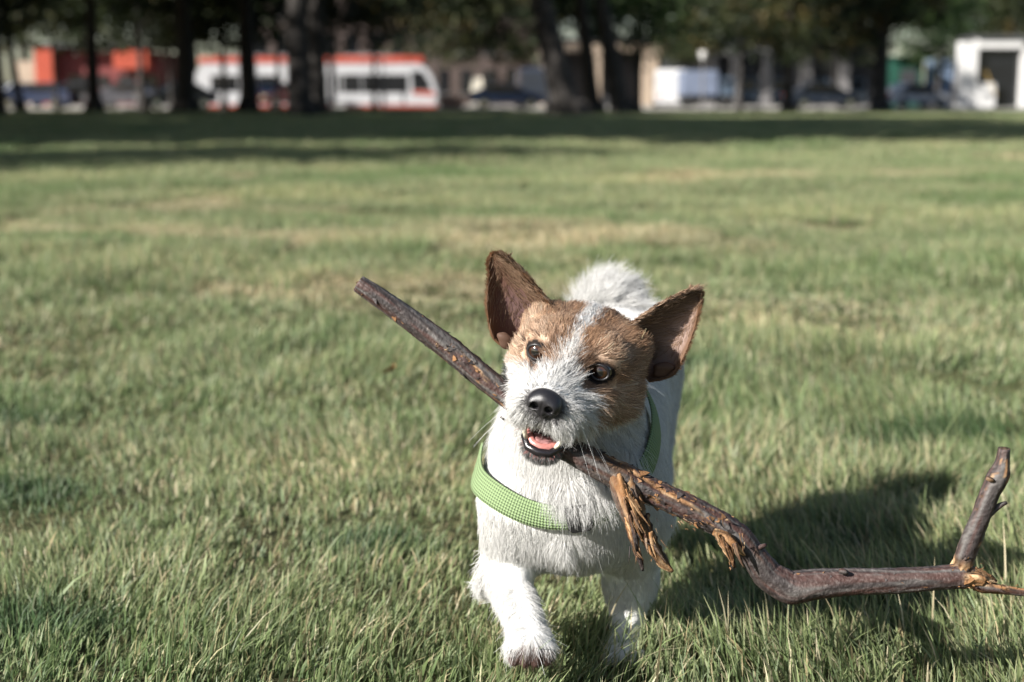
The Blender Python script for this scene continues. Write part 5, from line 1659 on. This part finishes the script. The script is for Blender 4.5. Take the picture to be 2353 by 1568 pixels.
limb('bud_scar', [(1928, 1312, 10, -0.010), (1938, 1312, 18, -0.013), (1948, 1316, 10, -0.010)], stick, 53, nr=8, rough=0.3)
limb('bud_scar', [(2266, 1098, 8, -0.008), (2275, 1100, 20, -0.010), (2284, 1106, 8, -0.008)], stick, 55, nr=10, rough=0.3, bare=lambda s, ph, nz: 0 * s + 0.7)
# loose flakes of bark, curled away from the wood
fl = MB(); fc = []
rgs = np.random.default_rng(5)
for zone, cnt in (((0.19, 0.05), 60), ((0.53, 0.10), 170), ((0.40, 0.05), 40), ((0.80, 0.16), 30), ((0.10, 0.08), 20), ((0.965, 0.012), 30)):
    for _ in range(cnt):
        i = int(np.clip(rgs.normal(zone[0], zone[1] * 0.6), 0.01, 0.985) * (len(BC) - 1))
        a = rgs.random() * 2 * math.pi
        n = BA[i] * math.cos(a) + BB[i] * math.sin(a)
        t = BC[min(i + 1, len(BC) - 1)] - BC[i - 1]; t /= np.linalg.norm(t)
        w = np.cross(n, t)
        th = rgs.normal(0, 0.7); t, w = t * math.cos(th) + w * math.sin(th), w * math.cos(th) - t * math.sin(th)
        L = 0.0011 + 0.0030 * rgs.random() ** 2.5; W = L * (0.4 + 0.8 * rgs.random()); up = 0.05 + 0.5 * rgs.random() ** 2
        b0 = BC[i] + n * BR[i] * 0.96
        p = [b0 - w * W, b0 + w * W, b0 + t * L + n * L * up + w * W * 0.7, b0 + t * L + n * L * up - w * W * 0.5, b0 + t * L * 1.7 + n * L * up * 1.8 + w * W * 0.2]
        p2 = [q - n * 0.0005 + t * 0.0002 for q in p]
        k = len(fl.v)
        fl.add(p + p2, [(0, 1, 2, 3), (3, 2, 4), (8, 7, 6, 5) if False else (5, 8, 7, 6), (8, 9, 7), (0, 5, 6, 1), (1, 6, 7, 2), (2, 7, 9, 4), (4, 9, 8, 3), (3, 8, 5, 0)])
        c = (WOOD * (0.5 + 0.8 * rgs.random()) if rgs.random() < 0.5 else BARK * (0.6 + rgs.random()))
        fc += [c] * 10
o = fl.build('bark_flakes', M_bark, bough)
a = o.data.attributes.new('coat', 'FLOAT_COLOR', 'POINT'); c4 = np.ones((len(fc), 4), np.float32); c4[:, :3] = fc; a.data.foreach_set('color', c4.ravel())
o['kind'] = 'stuff'
# a fallen crumb of bark caught in the fur
cr = limb('bark_crumb', [(1150, 958, 6, -0.004), (1156, 962, 8, -0.004), (1160, 966, 5, -0.004)], stick, 61, nr=6, step=0.0008, rough=0.3)

# thin split shards lying along the broken fork and the underside of the bough
rgk = np.random.default_rng(9)
for q in range(16):
    t = rgk.random()
    ax, ay = (1438 + 14 * t + rgk.normal(0, 9), 1120 + 60 * t) if q < 9 else ((1490 + rgk.normal(0, 8), 1215 + 30 * t) if q < 13 else (1640 + 60 * t, 1222 + 34 * t))
    L = 26 + 50 * rgk.random(); a = rgk.normal(0.28, 0.16)
    w = 5 + 7 * rgk.random()
    limb('splinter', [(ax, ay, w, -0.021 + 0.002 * q % 0.004), (ax + L * 0.5 * math.sin(a), ay + L * 0.5, w * 0.9, -0.023), (ax + L * math.sin(a + 0.1), ay + L, 2, -0.022)], stick, 100 + q, nr=8, step=0.0016, rough=0.4,
         bare=lambda s, ph, nz: 0 * s + (0.95 if q % 3 else 0.35), m=M_wood)
# torn fibres of wood standing off the breaks
def fibres(spots):
    mb = MB(); cc = []
    rg = np.random.default_rng(77)
    for (px, py, sx, sy_, dx, dy, n, L, dyo) in spots:
        for _ in range(int(n * 0.55)):
            qx, qy = px + rg.normal(0, sx), py + rg.normal(0, sy_)
            y = sy(qx) + dyo + rg.normal(0, 0.004)
            a = rg.normal(0, 0.35); l = L * (0.2 + 0.75 * rg.random() ** 1.5)
            ex, ey = qx + (dx * math.cos(a) - dy * math.sin(a)) * l, qy + (dx * math.sin(a) + dy * math.cos(a)) * l
            p0, p1 = at(qx, qy, y), at(ex, ey, y - 0.004 * rg.random())
            k = len(mb.v); w = (0.00025 + 0.0006 * rg.random() ** 2)
            mb.tube([p0, p0 * 0.5 + p1 * 0.5 + rg.normal(0, 0.0006, 3), p1], [w, w * 0.8, w * 0.1], 5)
            c = (WOOD if rg.random() < 0.6 else (RAW if rg.random() < 0.5 else BARK * 1.3)) * (0.35 + 0.6 * rg.random())
            cc += [c] * (len(mb.v) - k)
    o = mb.build('wood_fibres', M_bark, bough, smooth=True); o['kind'] = 'stuff'
    a = o.data.attributes.new('coat', 'FLOAT_COLOR', 'POINT'); c4 = np.ones((len(cc), 4), np.float32); c4[:, :3] = cc; a.data.foreach_set('color', c4.ravel())
fibres([(1448, 1160, 14, 26, 0.35, 1, 46, 46, -0.020), (1490, 1240, 12, 22, 0.5, 1, 30, 34, -0.018), (1462, 1255, 6, 18, 0.3, 1, 18, 30, -0.018),
        (1600, 1195, 40, 8, 0.9, 0.6, 40, 22, -0.014), (1690, 1245, 20, 14, 0.6, 1, 30, 28, -0.016), (1678, 1285, 6, 10, 0.2, 1, 10, 22, -0.014),
        (2235, 1312, 18, 8, 0.8, -0.4, 34, 18, -0.010), (2225, 1290, 12, 8, 0.3, -1, 22, 18, -0.008), (2285, 1345, 18, 6, 1, 0.2, 18, 26, -0.008), (1035, 800, 20, 6, 0.4, -0.8, 18, 14, -0.010), (826, 650, 4, 12, -0.8, -0.3, 10, 8, 0.0), (1060, 835, 14, 8, -0.3, 0.9, 16, 12, -0.010)])
# buckle of the harness under the ruff
k_ = int(np.argmin(np.linalg.norm(SP - march(1326, 1182), axis=1)))
q_ = SP[k_]; n_ = SN[k_]; t_ = SP[k_ + 1] - SP[k_ - 1]; t_ /= np.linalg.norm(t_); w_ = np.cross(t_, n_)
vs_ = [q_ + t_ * a * 0.011 + w_ * b * 0.0125 + n_ * (c * 0.0030 + 0.0024) for c in (-1, 1) for a, b in ((-1, -0.7), (-0.7, -1), (0.7, -1), (1, -0.7), (1, 0.7), (0.7, 1), (-0.7, 1), (-1, 0.7))]
MB().add(vs_, [tuple(range(7, -1, -1)), tuple(range(8, 16))] + [(i, (i + 1) % 8, 8 + (i + 1) % 8, 8 + i) for i in range(8)]).build('buckle', mat('black_plastic', (0.015, 0.015, 0.016), rough=0.4, bump=0.2, scale=300), dog)
